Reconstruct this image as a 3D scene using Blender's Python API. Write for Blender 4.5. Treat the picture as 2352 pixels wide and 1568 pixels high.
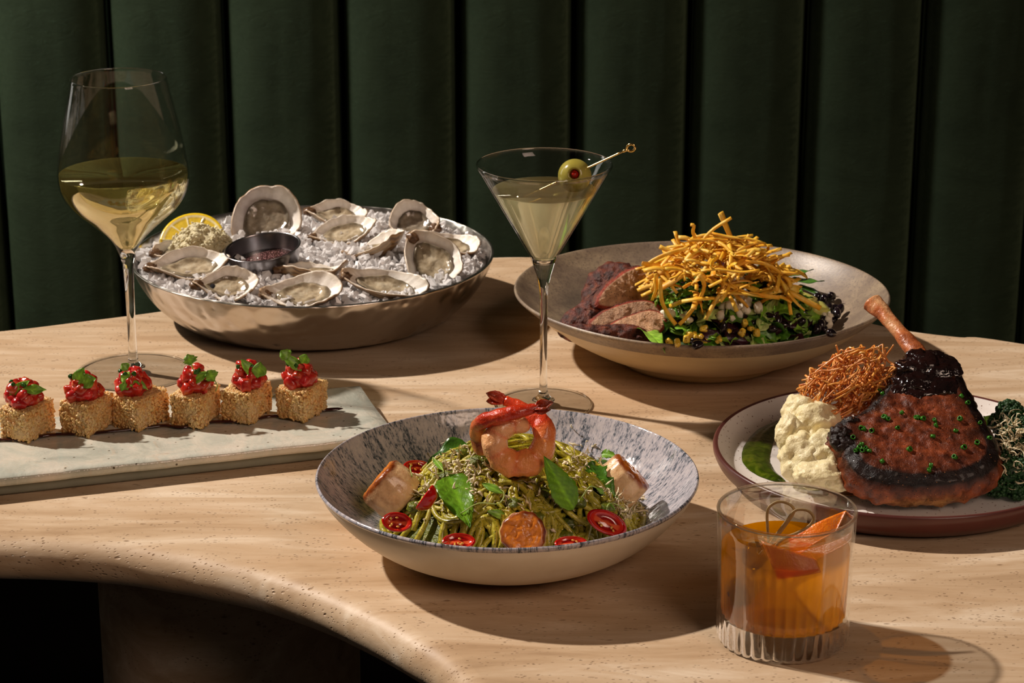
import bpy, bmesh, math, random
import numpy as np
from mathutils import Vector, Matrix, noise, Euler
from mathutils.bvhtree import BVHTree

for o in list(bpy.data.objects):
    bpy.data.objects.remove(o)
SC = bpy.context.scene
COL = SC.collection
R = math.radians
PI = math.pi
random.seed(7)

# ------------------------------------------------------------------ camera, world, lights, exposure
CAM_H, CAM_PITCH, CAM_F = 0.6, 18.5, 5400.0          # metres above the table top, degrees down, focal length in pixels of the 2352 px frame
cam = bpy.data.cameras.new('camera')
cam.lens = 36 * CAM_F / 2352
cam.sensor_width = 36
cam.clip_start = 0.05
cam.dof.use_dof = True
cam.dof.focus_distance = 1.48
cam.dof.aperture_fstop = 30
camo = bpy.data.objects.new('camera', cam)
COL.objects.link(camo)
camo.location = (0, 0, CAM_H)
camo.rotation_euler = (R(90 - CAM_PITCH), 0, 0)
SC.camera = camo

world = bpy.data.worlds.new('world')
SC.world = world
world.use_nodes = True
wbg = world.node_tree.nodes['Background']
wbg.inputs[0].default_value = (1.0, 0.86, 0.72, 1)
wbg.inputs[1].default_value = 0.022

def add_light(name, kind, loc, aim, power, color, **kw):
    l = bpy.data.lights.new(name, kind)
    l.energy = power
    l.color = color
    for k, v in kw.items():
        setattr(l, k, v)
    o = bpy.data.objects.new(name, l)
    COL.objects.link(o)
    o.location = loc
    o.rotation_euler = (Vector(aim) - Vector(loc)).to_track_quat('-Z', 'Y').to_euler()
    return o

# key: a hard lamp high behind and to the left, over the banquette; fill: two dim soft boxes
add_light('key_spotlight', 'SPOT', (-7.35, 4.75, 7.7), (-0.30, 1.80, 0), 7400, (1.0, 0.89, 0.79),
          shadow_soft_size=0.17, spot_size=R(12.0), spot_blend=1.0)
add_light('fill_softbox', 'AREA', (1.5, -0.9, 2.0), (-0.05, 1.5, 0), 3.8, (1.0, 0.72, 0.56), shape='RECTANGLE', size=1.1, size_y=1.3, spread=R(62))
add_light('side_softbox', 'AREA', (-1.25, 2.50, 0.55), (0.2, 2.95, 0.3), 2.7, (1.0, 0.97, 0.88), shape='RECTANGLE', size=0.25, size_y=0.9, spread=R(130))
SC.view_settings.view_transform = 'Standard'
SC.view_settings.look = 'None'
SC.view_settings.exposure = 0.0
SC.view_settings.gamma = 1.0
SC.view_settings.use_curve_mapping = False
SC.cycles.caustics_refractive = False
SC.cycles.caustics_reflective = False
SC.cycles.max_bounces = 12
SC.cycles.transparent_max_bounces = 24
SC.cycles.transmission_bounces = 10
SC.cycles.sample_clamp_indirect = 4.0

# ------------------------------------------------------------------ locating points of the place
_p = R(CAM_PITCH)
_fw = Vector((0, math.cos(_p), -math.sin(_p)))
_up = Vector((0, math.sin(_p), math.cos(_p)))
CAMP = Vector((0, 0, CAM_H))
def ray(px, py):
    return (_fw * CAM_F + Vector((1, 0, 0)) * (px - 1176) - _up * (py - 784)).normalized()
def at(px, py, z=0.0):
    d = ray(px, py)
    return CAMP + d * ((z - CAM_H) / d.z)
def aty(px, py, y):
    d = ray(px, py)
    return CAMP + d * (y / d.y)
def atplane(px, py, q, n):
    d = ray(px, py)
    return CAMP + d * ((Vector(q) - CAMP).dot(n) / d.dot(n))

# ------------------------------------------------------------------ colour and materials
def S(r, g, b):
    f = lambda c: (c / 255 / 12.92) if c <= 10.3 else ((c / 255 + 0.055) / 1.055) ** 2.4
    return (f(r), f(g), f(b), 1.0)

class NT:
    def __init__(s, name):
        s.m = bpy.data.materials.new(name)
        s.m.use_nodes = True
        s.t = s.m.node_tree
        s.t.nodes.clear()
        s.out = s.t.nodes.new('ShaderNodeOutputMaterial')
        s.tc = None
    def n(s, typ, **kw):
        nd = s.t.nodes.new('ShaderNode' + typ)
        for k, v in kw.items():
            setattr(nd, k, v)
        return nd
    def l(s, a, b):
        s.t.links.new(a, b)
    def coord(s, scale=(1, 1, 1), kind='Object', rot=(0, 0, 0)):
        if s.tc is None:
            s.tc = s.n('TexCoord')
        mp = s.n('Mapping')
        mp.inputs['Scale'].default_value = scale
        mp.inputs['Rotation'].default_value = rot
        s.l(s.tc.outputs[kind], mp.inputs[0])
        return mp.outputs[0]
    def noise(s, vec, scale, detail=4, rough=0.55, dist=0.0):
        nd = s.n('TexNoise')
        s.l(vec, nd.inputs['Vector'])
        nd.inputs['Scale'].default_value = scale
        nd.inputs['Detail'].default_value = detail
        nd.inputs['Roughness'].default_value = rough
        nd.inputs['Distortion'].default_value = dist
        return nd.outputs[0]
    def voro(s, vec, scale, feature='F1', rnd=1.0):
        nd = s.n('TexVoronoi', feature=feature)
        s.l(vec, nd.inputs['Vector'])
        nd.inputs['Scale'].default_value = scale
        nd.inputs['Randomness'].default_value = rnd
        return nd.outputs[0]
    def ramp(s, fac, stops, interp='LINEAR'):
        nd = s.n('ValToRGB')
        nd.color_ramp.interpolation = interp
        e = nd.color_ramp.elements
        while len(e) < len(stops):
            e.new(0.5)
        for i, (p, c) in enumerate(stops):
            e[i].position = p
            e[i].color = c if len(c) == 4 else (*c, 1)
        s.l(fac, nd.inputs[0])
        return nd.outputs[0]
    def mix(s, a, b, fac, blend='MIX'):
        nd = s.n('Mix', data_type='RGBA', blend_type=blend)
        for v, i in ((fac, 0), (a, 6), (b, 7)):
            if hasattr(v, 'is_linked') or hasattr(v, 'links'):
                s.l(v, nd.inputs[i])
            elif isinstance(v, (int, float)):
                nd.inputs[i].default_value = v
            else:
                nd.inputs[i].default_value = v
        return nd.outputs[2]
    def math(s, op, a, b=None, clamp=False):
        nd = s.n('Math', operation=op, use_clamp=clamp)
        for i, v in enumerate((a, b)):
            if v is None:
                continue
            if isinstance(v, (int, float)):
                nd.inputs[i].default_value = v
            else:
                s.l(v, nd.inputs[i])
        return nd.outputs[0]
    def attr(s, name='Col'):
        nd = s.n('Attribute', attribute_name=name)
        return nd.outputs['Color']
    def bump(s, h, strength=0.3, dist=0.001, normal=None):
        nd = s.n('Bump')
        nd.inputs['Strength'].default_value = strength
        nd.inputs['Distance'].default_value = dist
        s.l(h, nd.inputs['Height'])
        if normal is not None:
            s.l(normal, nd.inputs['Normal'])
        return nd.outputs[0]
    def bsdf(s, color=None, rough=0.5, metal=0.0, spec=0.5, ior=1.45, trans=0.0, sss=0.0, sssr=(1, .5, .3), sscale=0.003,
             coat=0.0, coatr=0.05, sheen=0.0, normal=None, alpha=1.0, sheent=None, tint=None):
        b = s.n('BsdfPrincipled')
        if color is not None:
            if isinstance(color, tuple):
                b.inputs['Base Color'].default_value = color
            else:
                s.l(color, b.inputs['Base Color'])
        if isinstance(rough, (int, float)):
            b.inputs['Roughness'].default_value = rough
        else:
            s.l(rough, b.inputs['Roughness'])
        b.inputs['Metallic'].default_value = metal
        b.inputs['Specular IOR Level'].default_value = spec
        b.inputs['IOR'].default_value = ior
        b.inputs['Transmission Weight'].default_value = trans
        b.inputs['Subsurface Weight'].default_value = sss
        b.inputs['Subsurface Radius'].default_value = sssr
        b.inputs['Subsurface Scale'].default_value = sscale
        b.inputs['Coat Weight'].default_value = coat
        b.inputs['Coat Roughness'].default_value = coatr
        b.inputs['Sheen Weight'].default_value = sheen
        if sheent:
            b.inputs['Sheen Tint'].default_value = sheent
        if normal is not None:
            s.l(normal, b.inputs['Normal'])
        return b.outputs[0]
    def done(s, shader):
        s.l(shader, s.out.inputs[0])
        return s.m

def quick(name, stops, nscale=60, detail=5, rough=0.5, vcol=False, vfac=1.0, bumps=(), stretch=(1, 1, 1), dist=0.0, nrough=0.6, lo=0.3, hi=0.7,
          spots=(), translucent=0.0, **kw):
    """noise-driven colour between the stops, optional vertex colour multiply, spots and bumps"""
    t = NT(name)
    c = t.coord(stretch)
    n = t.noise(c, nscale, detail, nrough, dist)
    k = len(stops)
    col = t.ramp(n, [(lo + (hi - lo) * i / max(1, k - 1), s) for i, s in enumerate(stops)])
    if vcol:
        col = t.mix(col, t.attr(), vfac, 'MULTIPLY')
    for (sc, th, c2, soft) in spots:
        v = t.voro(c, sc)
        m = t.ramp(v, [(th, (1, 1, 1, 1)), (th + soft, (0, 0, 0, 1))])
        col = t.mix(col, c2, m)
    nm = None
    for (kind, sc, st, ds) in bumps:
        h = t.noise(c, sc, 4, 0.6) if kind == 'n' else t.voro(c, sc)
        nm = t.bump(h, st, ds, nm)
    sh = t.bsdf(col, rough, normal=nm, **kw)
    if translucent:
        tr = t.n('BsdfTranslucent')
        t.l(col, tr.inputs[0])
        mx = t.n('MixShader')
        mx.inputs[0].default_value = translucent
        t.l(sh, mx.inputs[1])
        t.l(tr.outputs[0], mx.inputs[2])
        sh = mx.outputs[0]
    return t.done(sh)

MT = {}
# travertine
def make_travertine():
    t = NT('travertine')
    c = t.coord((1, 1, 1))
    st = t.coord((2.2, 13, 13), rot=(0, 0, R(4)))
    big = t.noise(t.coord((1.2, 5, 5)), 3.0, 5, 0.6, 0.6)
    band = t.noise(st, 2.6, 6, 0.62, 0.8)
    col = t.ramp(band, [(0.30, S(170, 140, 108)), (0.43, S(192, 163, 130)), (0.55, S(206, 180, 149)), (0.68, S(226, 206, 180))])
    col = t.mix(col, S(196, 162, 126), t.ramp(big, [(0.52, (0, 0, 0)), (0.75, (0.6, 0.6, 0.6))]))
    fine = t.noise(t.coord((14, 60, 60)), 6, 4, 0.7)
    col = t.mix(col, S(190, 160, 126), t.ramp(fine, [(0.52, (0, 0, 0)), (0.80, (0.4, 0.4, 0.4))]))
    # pits, gathered in loose bands
    pv = t.voro(t.coord((210, 520, 520)), 1.0)
    pn = t.noise(t.coord((9, 30, 30)), 3.0, 4, 0.7)
    pit = t.math('MULTIPLY', t.ramp(pv, [(0.10, (1, 1, 1)), (0.26, (0, 0, 0))]), t.ramp(pn, [(0.46, (0, 0, 0)), (0.58, (1, 1, 1))]))
    pv2 = t.voro(t.coord((75, 190, 190)), 1.0)
    pn2 = t.noise(t.coord((5, 12, 12)), 3.0, 4, 0.75)
    pit2 = t.math('MULTIPLY', t.ramp(pv2, [(0.07, (1, 1, 1)), (0.2, (0, 0, 0))]), t.ramp(pn2, [(0.53, (0, 0, 0)), (0.62, (1, 1, 1))]))
    pits = t.math('MAXIMUM', pit, pit2)
    col = t.mix(col, S(126, 90, 58), t.math('MULTIPLY', pits, 0.7))
    h = t.math('SUBTRACT', t.math('MULTIPLY', fine, 0.15), pits)
    nm = t.bump(h, 0.6, 0.0012)
    nm = t.bump(t.noise(c, 45, 3, 0.5), 0.25, 0.0015, nm)
    return t.done(t.bsdf(col, 0.48, spec=0.35, normal=nm))
MT['travertine'] = make_travertine()
def make_velvet():
    t = NT('green_velvet')
    c = t.coord((1, 1, 1))
    n1 = t.noise(t.coord((1, 1, 1.5)), 7, 6, 0.65, 1.2)
    n2 = t.noise(t.coord((6, 6, 18)), 5, 6, 0.7, 2.5)
    col = t.ramp(n1, [(0.3, S(56, 70, 52)), (0.7, S(72, 88, 66))])
    col = t.mix(col, S(92, 122, 96), t.ramp(n2, [(0.6, (0, 0, 0)), (0.72, (0.5, 0.5, 0.5))]))
    nm = t.bump(t.noise(c, 60, 5, 0.7), 0.25, 0.002)
    nm = t.bump(n2, 0.5, 0.006, nm)
    return t.done(t.bsdf(col, 0.75, spec=0.2, sheen=0.6, sheent=S(170, 196, 150), normal=nm))
MT['velvet'] = make_velvet()
MT['plaster'] = quick('dark_plaster', [S(30, 26, 22), S(38, 33, 28)], 20, rough=0.8)
MT['floorwood'] = quick('dark_floor', [S(22, 17, 13), S(32, 25, 19)], 8, rough=0.7, stretch=(1, 12, 1))

def make_thin_glass(name, tint=(0.985, 0.985, 0.985, 1), graze=0.75, face=0.030):
    # thin-walled glass: light passes straight through, reflection rises towards grazing angles
    t = NT(name)
    lw = t.n('LayerWeight')
    lw.inputs['Blend'].default_value = 0.5
    f = t.math('POWER', lw.outputs['Facing'], 5.0)
    f = t.math('ADD', t.math('MULTIPLY', f, graze), face)
    tr = t.n('BsdfTransparent')
    tr.inputs[0].default_value = tint
    g = t.n('BsdfGlossy')
    g.inputs['Roughness'].default_value = 0.02
    mx = t.n('MixShader')
    t.l(f, mx.inputs[0]); t.l(tr.outputs[0], mx.inputs[1]); t.l(g.outputs[0], mx.inputs[2])
    return t.done(mx.outputs[0])
MT['thin_glass'] = make_thin_glass('thin_glass')
MT['foot_glass'] = make_thin_glass('foot_glass', (0.995, 0.995, 0.99, 1), 0.22, 0.015)
def make_solid(name, color, rough=0.0, ior=1.5):
    t = NT(name)
    g = t.n('BsdfGlass')
    g.inputs['Color'].default_value = color
    g.inputs['Roughness'].default_value = rough
    g.inputs['IOR'].default_value = ior
    return t.done(g.outputs[0])
MT['glass'] = make_solid('solid_glass', (0.97, 0.97, 0.96, 1))
def make_liquid(name, glass_col, cloud_col, cloud, ior=1.33, clear=0.3, clear_col=None):
    # partly clear drink: refracting share, cloudy share that scatters light through, and a straight-through share
    t = NT(name)
    g = t.n('BsdfGlass'); g.inputs['Color'].default_value = glass_col; g.inputs['IOR'].default_value = ior
    g.inputs['Roughness'].default_value = 0.0
    tl = t.n('BsdfTranslucent'); tl.inputs[0].default_value = cloud_col
    tr = t.n('BsdfTransparent'); tr.inputs[0].default_value = clear_col or glass_col
    a = t.n('MixShader'); a.inputs[0].default_value = clear
    t.l(g.outputs[0], a.inputs[1]); t.l(tr.outputs[0], a.inputs[2])
    b = t.n('MixShader'); b.inputs[0].default_value = cloud
    t.l(a.outputs[0], b.inputs[1]); t.l(tl.outputs[0], b.inputs[2])
    return t.done(b.outputs[0])
MT['wine'] = make_liquid('white_wine', (0.99, 0.93, 0.58, 1), (1.0, 0.9, 0.42, 1), 0.12, 1.33, 0.25)
MT['martini'] = make_liquid('cloudy_martini', (0.95, 0.92, 0.70, 1), (0.88, 0.86, 0.62, 1), 0.5, 1.33, 0.2)
MT['cocktail'] = make_liquid('amber_cocktail', (1.0, 0.66, 0.06, 1), (1.0, 0.56, 0.0, 1), 0.38, 1.33, 0.94)

def metal(name, col, rough, bumps=()):
    t = NT(name)
    c = t.coord()
    nm = None
    for (kind, sc, st, ds) in bumps:
        if kind == 'v':
            nd = t.n('TexVoronoi', feature='SMOOTH_F1')
            t.l(c, nd.inputs['Vector']); nd.inputs['Scale'].default_value = sc
            h = nd.outputs[0]
        else:
            h = t.noise(c, sc, 4, 0.6)
        nm = t.bump(h, st, ds, nm)
    return t.done(t.bsdf(col, rough, metal=1.0, normal=nm))
MT['hammered'] = metal('hammered_nickel', (0.60, 0.555, 0.50, 1), 0.27, [('v', 85, 1.0, 0.0022), ('n', 400, 0.1, 0.0004)])
MT['steel'] = metal('brushed_steel', (0.36, 0.34, 0.35, 1), 0.25)
MT['gold'] = metal('gold_metal', (0.90, 0.62, 0.24, 1), 0.18)

def zone(dx, dy, sx, sy, what):
    """words for where a piece lies on its heap, seen from the front"""
    a = 'left' if dx < -sx else ('right' if dx > sx else 'middle')
    b = 'front' if dy < -sy else ('back' if dy > sy else 'centre')
    if a == 'middle' and b == 'centre': return 'at the top centre of ' + what
    if a == 'middle': return 'at the ' + b + ' of ' + what
    if b == 'centre': return 'on the ' + a + ' side of ' + what
    return 'at the ' + b + ' ' + a + ' of ' + what

# ------------------------------------------------------------------ mesh tools
class MB:
    """collects pieces of ONE mesh"""
    def __init__(s):
        s.v, s.f, s.c, s.m, s.n = [], [], [], [], 0
    def add(s, v, f, col=(1, 1, 1), mat=0):
        v = np.asarray(v, float).reshape(-1, 3)
        s.v.append(v)
        s.f.extend([tuple(i + s.n for i in q) for q in f])
        col = np.asarray(col, float)
        if col.ndim == 1:
            col = np.tile(col, (len(v), 1))
        s.c.append(col)
        if isinstance(mat, int):
            s.m.extend([mat] * len(f))
        else:
            s.m.extend(mat)
        s.n += len(v)
        return s
    def mesh(s, name, mats, smooth=True):
        me = bpy.data.meshes.new(name)
        V = np.concatenate(s.v)
        me.from_pydata(V.tolist(), [], s.f)
        C = np.concatenate(s.c)
        a = me.color_attributes.new('Col', 'FLOAT_COLOR', 'POINT')
        a.data.foreach_set('color', np.hstack([C, np.ones((len(C), 1))]).astype(np.float32).ravel())
        for m in (mats if isinstance(mats, (list, tuple)) else [mats]):
            me.materials.append(MT[m] if isinstance(m, str) else m)
        me.polygons.foreach_set('material_index', s.m)
        if smooth:
            me.polygons.foreach_set('use_smooth', [True] * len(me.polygons))
        me.update()
        return me

def obj(name, me, parent=None, loc=None, mats=None, smooth=True):
    if isinstance(me, MB):
        me = me.mesh(name, mats, smooth)
    o = bpy.data.objects.new(name, me)
    COL.objects.link(o)
    if parent is not None:
        o.parent = parent
    if loc is not None:
        o.location = loc
    return o
def tag(o, label, cat, group=None, kind=None):
    if label: o['label'] = label
    if cat: o['category'] = cat
    if group: o['group'] = group
    if kind: o['kind'] = kind
    return o
def thing(name, label, cat, loc=(0, 0, 0), rot=(0, 0, 0), group=None):
    o = bpy.data.objects.new(name, None)
    COL.objects.link(o)
    o.empty_display_size = 0.01
    o.location = loc
    o.rotation_euler = rot
    return tag(o, label, cat, group)

def nz(p, s, seed=0.0):
    return noise.noise(Vector((p[0] * s + seed * 13.7, p[1] * s - seed * 7.3, p[2] * s + seed * 3.1)))
def fbm(p, s, seed=0.0, oct=3):
    v, a = 0.0, 1.0
    for i in range(oct):
        v += a * nz(p, s * 2 ** i, seed + i)
        a *= 0.5
    return v

def lathe(prof, n=96, rmod=None, zmod=None):
    V, F, rows = [], [], []
    for (r, z) in prof:
        if r < 1e-7:
            rows.append([len(V)]); V.append((0, 0, z))
        else:
            row = []
            for i in range(n):
                a = 2 * PI * i / n
                rr = r * (rmod(a, r, z) if rmod else 1)
                row.append(len(V)); V.append((rr * math.cos(a), rr * math.sin(a), z + (zmod(a, r, z) if zmod else 0)))
            rows.append(row)
    for a, b in zip(rows[:-1], rows[1:]):
        if len(a) == 1 and len(b) == 1: continue
        for i in range(n):
            j = (i + 1) % n
            if len(a) == 1: F.append((a[0], b[i], b[j]))
            elif len(b) == 1: F.append((a[i], b[0], a[j]))
            else: F.append((a[i], b[i], b[j], a[j]))
    return V, F
def smooth_prof(pts, k=6):
    """Catmull-Rom through profile points"""
    P = [Vector((*p, 0)) if len(p) == 2 else Vector(p) for p in pts]
    out = []
    for i in range(len(P) - 1):
        p0 = P[i - 1] if i else P[i] * 2 - P[i + 1]
        p1, p2 = P[i], P[i + 1]
        p3 = P[i + 2] if i + 2 < len(P) else p2 * 2 - p1
        for j in range(k):
            t = j / k
            out.append(0.5 * ((2 * p1) + (p2 - p0) * t + (2 * p0 - 5 * p1 + 4 * p2 - p3) * t * t + (3 * p1 - p0 - 3 * p2 + p3) * t ** 3))
    out.append(P[-1])
    return out
def sprof(pts, k=6):
    return [(max(0.0, p.x), p.y) for p in smooth_prof(pts, k)]

def tube(pts, rad, n=8, flat=1.0, cap=True, twist=0.0, up=None):
    P = [Vector(p) for p in pts]
    m = len(P)
    if isinstance(rad, (int, float)):
        rad = [rad] * m
    V, F = [], []
    nrm = None
    for i in range(m):
        t = (P[min(i + 1, m - 1)] - P[max(i - 1, 0)])
        t = t.normalized() if t.length > 1e-9 else Vector((0, 0, 1))
        if nrm is None:
            ref = Vector(up) if up is not None else (Vector((0, 0, 1)) if abs(t.z) < 0.9 else Vector((1, 0, 0)))
            nrm = (ref - t * ref.dot(t)).normalized()
        else:
            nrm = nrm - t * nrm.dot(t)
            nrm = nrm.normalized() if nrm.length > 1e-9 else Vector((1, 0, 0))
        bi = t.cross(nrm)
        tw = twist * i / max(1, m - 1)
        for k in range(n):
            a = 2 * PI * k / n + tw
            V.append(P[i] + (nrm * math.cos(a) * flat + bi * math.sin(a)) * rad[i] if tw == 0 else
                     P[i] + ((nrm * math.cos(tw) + bi * math.sin(tw)) * math.cos(a - tw) * flat + (bi * math.cos(tw) - nrm * math.sin(tw)) * math.sin(a - tw)) * rad[i])
    for i in range(m - 1):
        for k in range(n):
            F.append((i * n + k, i * n + (k + 1) % n, (i + 1) * n + (k + 1) % n, (i + 1) * n + k))
    if cap:
        F.append(tuple(reversed(range(n))))
        F.append(tuple((m - 1) * n + k for k in range(n)))
    return V, F

_ico = {}
def ico(sub):
    if sub not in _ico:
        bm = bmesh.new()
        bmesh.ops.create_icosphere(bm, subdivisions=sub, radius=1)
        _ico[sub] = (np.array([v.co[:] for v in bm.verts]), [tuple(v.index for v in f.verts) for f in bm.faces])
        bm.free()
    return _ico[sub]
def xf(v, M):
    v = np.asarray(v, float)
    M = np.array(M)
    return v @ M[:3, :3].T + M[:3, 3]
def TRS(loc=(0, 0, 0), rot=(0, 0, 0), sc=(1, 1, 1)):
    if isinstance(sc, (int, float)): sc = (sc,) * 3
    return Matrix.Translation(loc) @ Euler(rot).to_matrix().to_4x4() @ Matrix.Diagonal((*sc, 1))
def frame(o, x, z):
    """matrix with local x along x and local z near z"""
    x = Vector(x).normalized(); z = Vector(z)
    z = (z - x * z.dot(x)).normalized()
    y = z.cross(x)
    M = Matrix((x, y, z)).transposed().to_4x4()
    M.translation = o
    return M
def rrot():
    return (random.uniform(0, 2 * PI), random.uniform(0, 2 * PI), random.uniform(0, 2 * PI))
def blob(sub, sc, amp, fs, seed=0.0, oct=3):
    v, f = ico(sub)
    V = []
    for p in v:
        k = 1 + amp * fbm(p, fs, seed, oct)
        V.append((p[0] * sc[0] * k, p[1] * sc[1] * k, p[2] * sc[2] * k))
    return np.array(V), f
def cubegrid(n):
    key = ('c', n)
    if key not in _ico:
        bm = bmesh.new()
        bmesh.ops.create_cube(bm, size=2)
        bmesh.ops.subdivide_edges(bm, edges=bm.edges[:], cuts=n, use_grid_fill=True)
        _ico[key] = (np.array([v.co[:] for v in bm.verts]), [tuple(v.index for v in f.verts) for f in bm.faces])
        bm.free()
    return _ico[key]
def rbox(hx, hy, hz, r, n=4):
    v, f = cubegrid(n)
    h = np.array([hx, hy, hz])
    p = v * h
    inner = np.clip(p, -(h - r), h - r)
    d = v * h - inner
    # spread grid lines so that edges are rounded
    L = np.linalg.norm(d, axis=1)
    L[L == 0] = 1
    q = inner + d / L[:, None] * r
    on = np.abs(v).max(axis=1) > 0.999
    return q, f
def mesh_bvh(V, F):
    return BVHTree.FromPolygons([tuple(p) for p in V], F)
UPONLY = set()
def cast(px, py, bvhs, lift=0.0):
    d = ray(px, py)
    best = None
    for b in (bvhs if isinstance(bvhs, (list, tuple)) else [bvhs]):
        h = b.ray_cast(CAMP, d)
        if id(b) in UPONLY:           # a dish: skip the outside of its near wall
            dist = 0.0
            while h[0] is not None and (h[1] if h[1].z > 0 else -h[1]).dot(d) > 0:
                o2 = h[0] + d * 0.0005
                h = b.ray_cast(o2, d)
            if h[0] is not None:
                h = (h[0], h[1], h[2], (h[0] - CAMP).length)
        if h[0] is not None and (best is None or h[3] < best[2]):
            n = h[1] if h[1].dot(d) < 0 else -h[1]
            best = (h[0] + n * lift, n, h[3])
    return best
def world_bvh(o):
    M = o.matrix_world if o.parent is None else (o.parent.matrix_basis @ o.matrix_basis)
    me = o.data
    return BVHTree.FromPolygons([M @ v.co for v in me.vertices], [tuple(p.vertices) for p in me.polygons])

def leaf(L, W, nu=18, nv=5, fold=0.25, curl=0.3, wave=0.1, serr=0.0, sfreq=9, thick=0.0003, tip=1.2, seed=0.0, petiole=0.0, twist=0.0, lob=0.0, lobn=4, base=0.6, puff=0.0):
    """leaf along +x, midrib at y=0, upper face +z; returns verts, faces, colour factor (bright veins)"""
    top, cols = [], []
    for i in range(nu + 1):
        u = i / nu
        w = W / 2 * (math.sin(PI * u ** base) ** 0.75) * (1 - 0.15 * u) if 0 < u < 1 else 0.0
        w *= max(0.0, 1 - (u ** 6) * 0.3)
        if tip > 1: w *= (1 - u ** (4 / tip) * 0.35)
        sr = 1 + serr * (((u * sfreq) % 1.0) - 0.5)
        lb = 1 + lob * math.cos(u * lobn * 2 * PI + seed)
        x = L * u
        a = curl * (u - 0.2)
        zc = -L * math.sin(a) * u * 0.6
        for j in range(-nv, nv + 1):
            s = j / nv
            e = abs(s)
            y = s * w * (sr if e > 0.99 else 1) * (1 + (lb - 1) * e * e)
            z = zc + abs(y) * fold + wave * W * math.sin(u * 11 + seed + s * 2.0) * e * e
            vein = 0.5 + 0.5 * math.cos((u * 6 - e * 1.5) * 2 * PI)
            z += puff * W * (0.5 - vein) * math.sin(PI * e) * (1 if 0.02 < u < .98 else 0)
            if twist:
                ta = twist * u
                y, z = y * math.cos(ta) - z * math.sin(ta), y * math.sin(ta) + z * math.cos(ta)
            top.append((x * math.cos(a * 0.4), y, z))
            c = 0.86 + 0.42 * max(0, vein - 0.75) * 4 + (0.5 if e < 0.02 else 0)
            cols.append((c, c, c * 0.9))
    m = 2 * nv + 1
    F = []
    N = len(top)
    T = np.array(top)
    bot = T.copy(); bot[:, 2] -= thick
    for i in range(nu):
        for j in range(m - 1):
            a, b, c, d = i * m + j, (i + 1) * m + j, (i + 1) * m + j + 1, i * m + j + 1
            F.append((a, b, c, d)); F.append((N + d, N + c, N + b, N + a))
    for i in range(nu):
        for j in (0, m - 1):
            a, b = i * m + j, (i + 1) * m + j
            F.append((a, N + a, N + b, b) if j == 0 else (b, N + b, N + a, a))
    return np.vstack([T, bot]), F, np.array(cols + cols)
# ------------------------------------------------------------------ the room behind
def box_mesh(x0, x1, y0, y1, z0, z1):
    V = [(x, y, z) for x in (x0, x1) for y in (y0, y1) for z in (z0, z1)]
    F = [(0, 1, 3, 2), (4, 6, 7, 5), (0, 4, 5, 1), (2, 3, 7, 6), (0, 2, 6, 4), (1, 5, 7, 3)]
    return V, F
fl = obj('floor', MB().add(*box_mesh(-4.6, 3.2, -2.2, 3.6, -0.80, -0.75)), mats='floorwood', smooth=False); fl['kind'] = 'structure'
wb = obj('wall_back', MB().add(*box_mesh(-4.6, 3.2, 3.12, 3.6, -0.75, 2.2)), mats='plaster', smooth=False); wb['kind'] = 'structure'

bq = thing('banquette', 'dark green velvet banquette with tall vertical channels behind the stone table', 'banquette', (0.08, 3.0, -0.75))
BX, BY, BZ = 0.08, 3.0, -0.75
def channel_mesh(w, seed):
    """one padded upright channel, seam to seam"""
    mb = MB()
    nu, nvv = 28, 60
    V, F = [], []
    z0, z1 = 0.30, 1.95
    for j in range(nvv + 1):
        z = z0 + (z1 - z0) * j / nvv
        for i in range(nu + 1):
            s = 2 * i / nu - 1
            d = 0.056 * (1 - abs(s) ** 3.0) ** 0.5
            k = 0.0016 * fbm((s * 0.6, seed, z), 5, seed) * (1 - s * s) + 0.0007 * nz((s * 0.4, seed, z * 6), 9, seed)
            V.append((s * w / 2, -d - k, z))
    m = nu + 1
    for j in range(nvv):
        for i in range(nu):
            a = j * m + i
            F.append((a, a + 1, a + m + 1, a + m))
    # back board of the channel
    b = len(V)
    V += [(-w / 2, 0.03, z0), (w / 2, 0.03, z0), (w / 2, 0.03, z1), (-w / 2, 0.03, z1)]
    F += [(b, b + 3, b + 2, b + 1), tuple([nvv * m + i for i in range(m)] + [b + 2, b + 3]), tuple([i for i in reversed(range(m))] + [b, b + 1]),
          tuple([b + 3] + [j * m for j in range(nvv, -1, -1)] + [b]), tuple([b + 1] + [j * m + nu for j in range(nvv + 1)] + [b + 2])]
    return mb.add(V, F)
protos = [channel_mesh(0.1415, s).mesh('channel', 'velvet') for s in (1.0, 2.3, 3.9)]
for k in range(-9, 9):
    c = obj('channel', protos[k % 3], bq)
    c.location = ((k + 0.5) * 0.15, 0, 0)
v, f = rbox(1.35, 0.20, 0.07, 0.03, 5)
obj('seat_cushion', MB().add(v + np.array([0, -0.25, 0.28]), f), bq, mats='velvet')
v, f = rbox(1.33, 0.17, 0.105, 0.01, 2)
obj('plinth', MB().add(v + np.array([0, -0.22, 0.105]), f), bq, mats='plaster')

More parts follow.
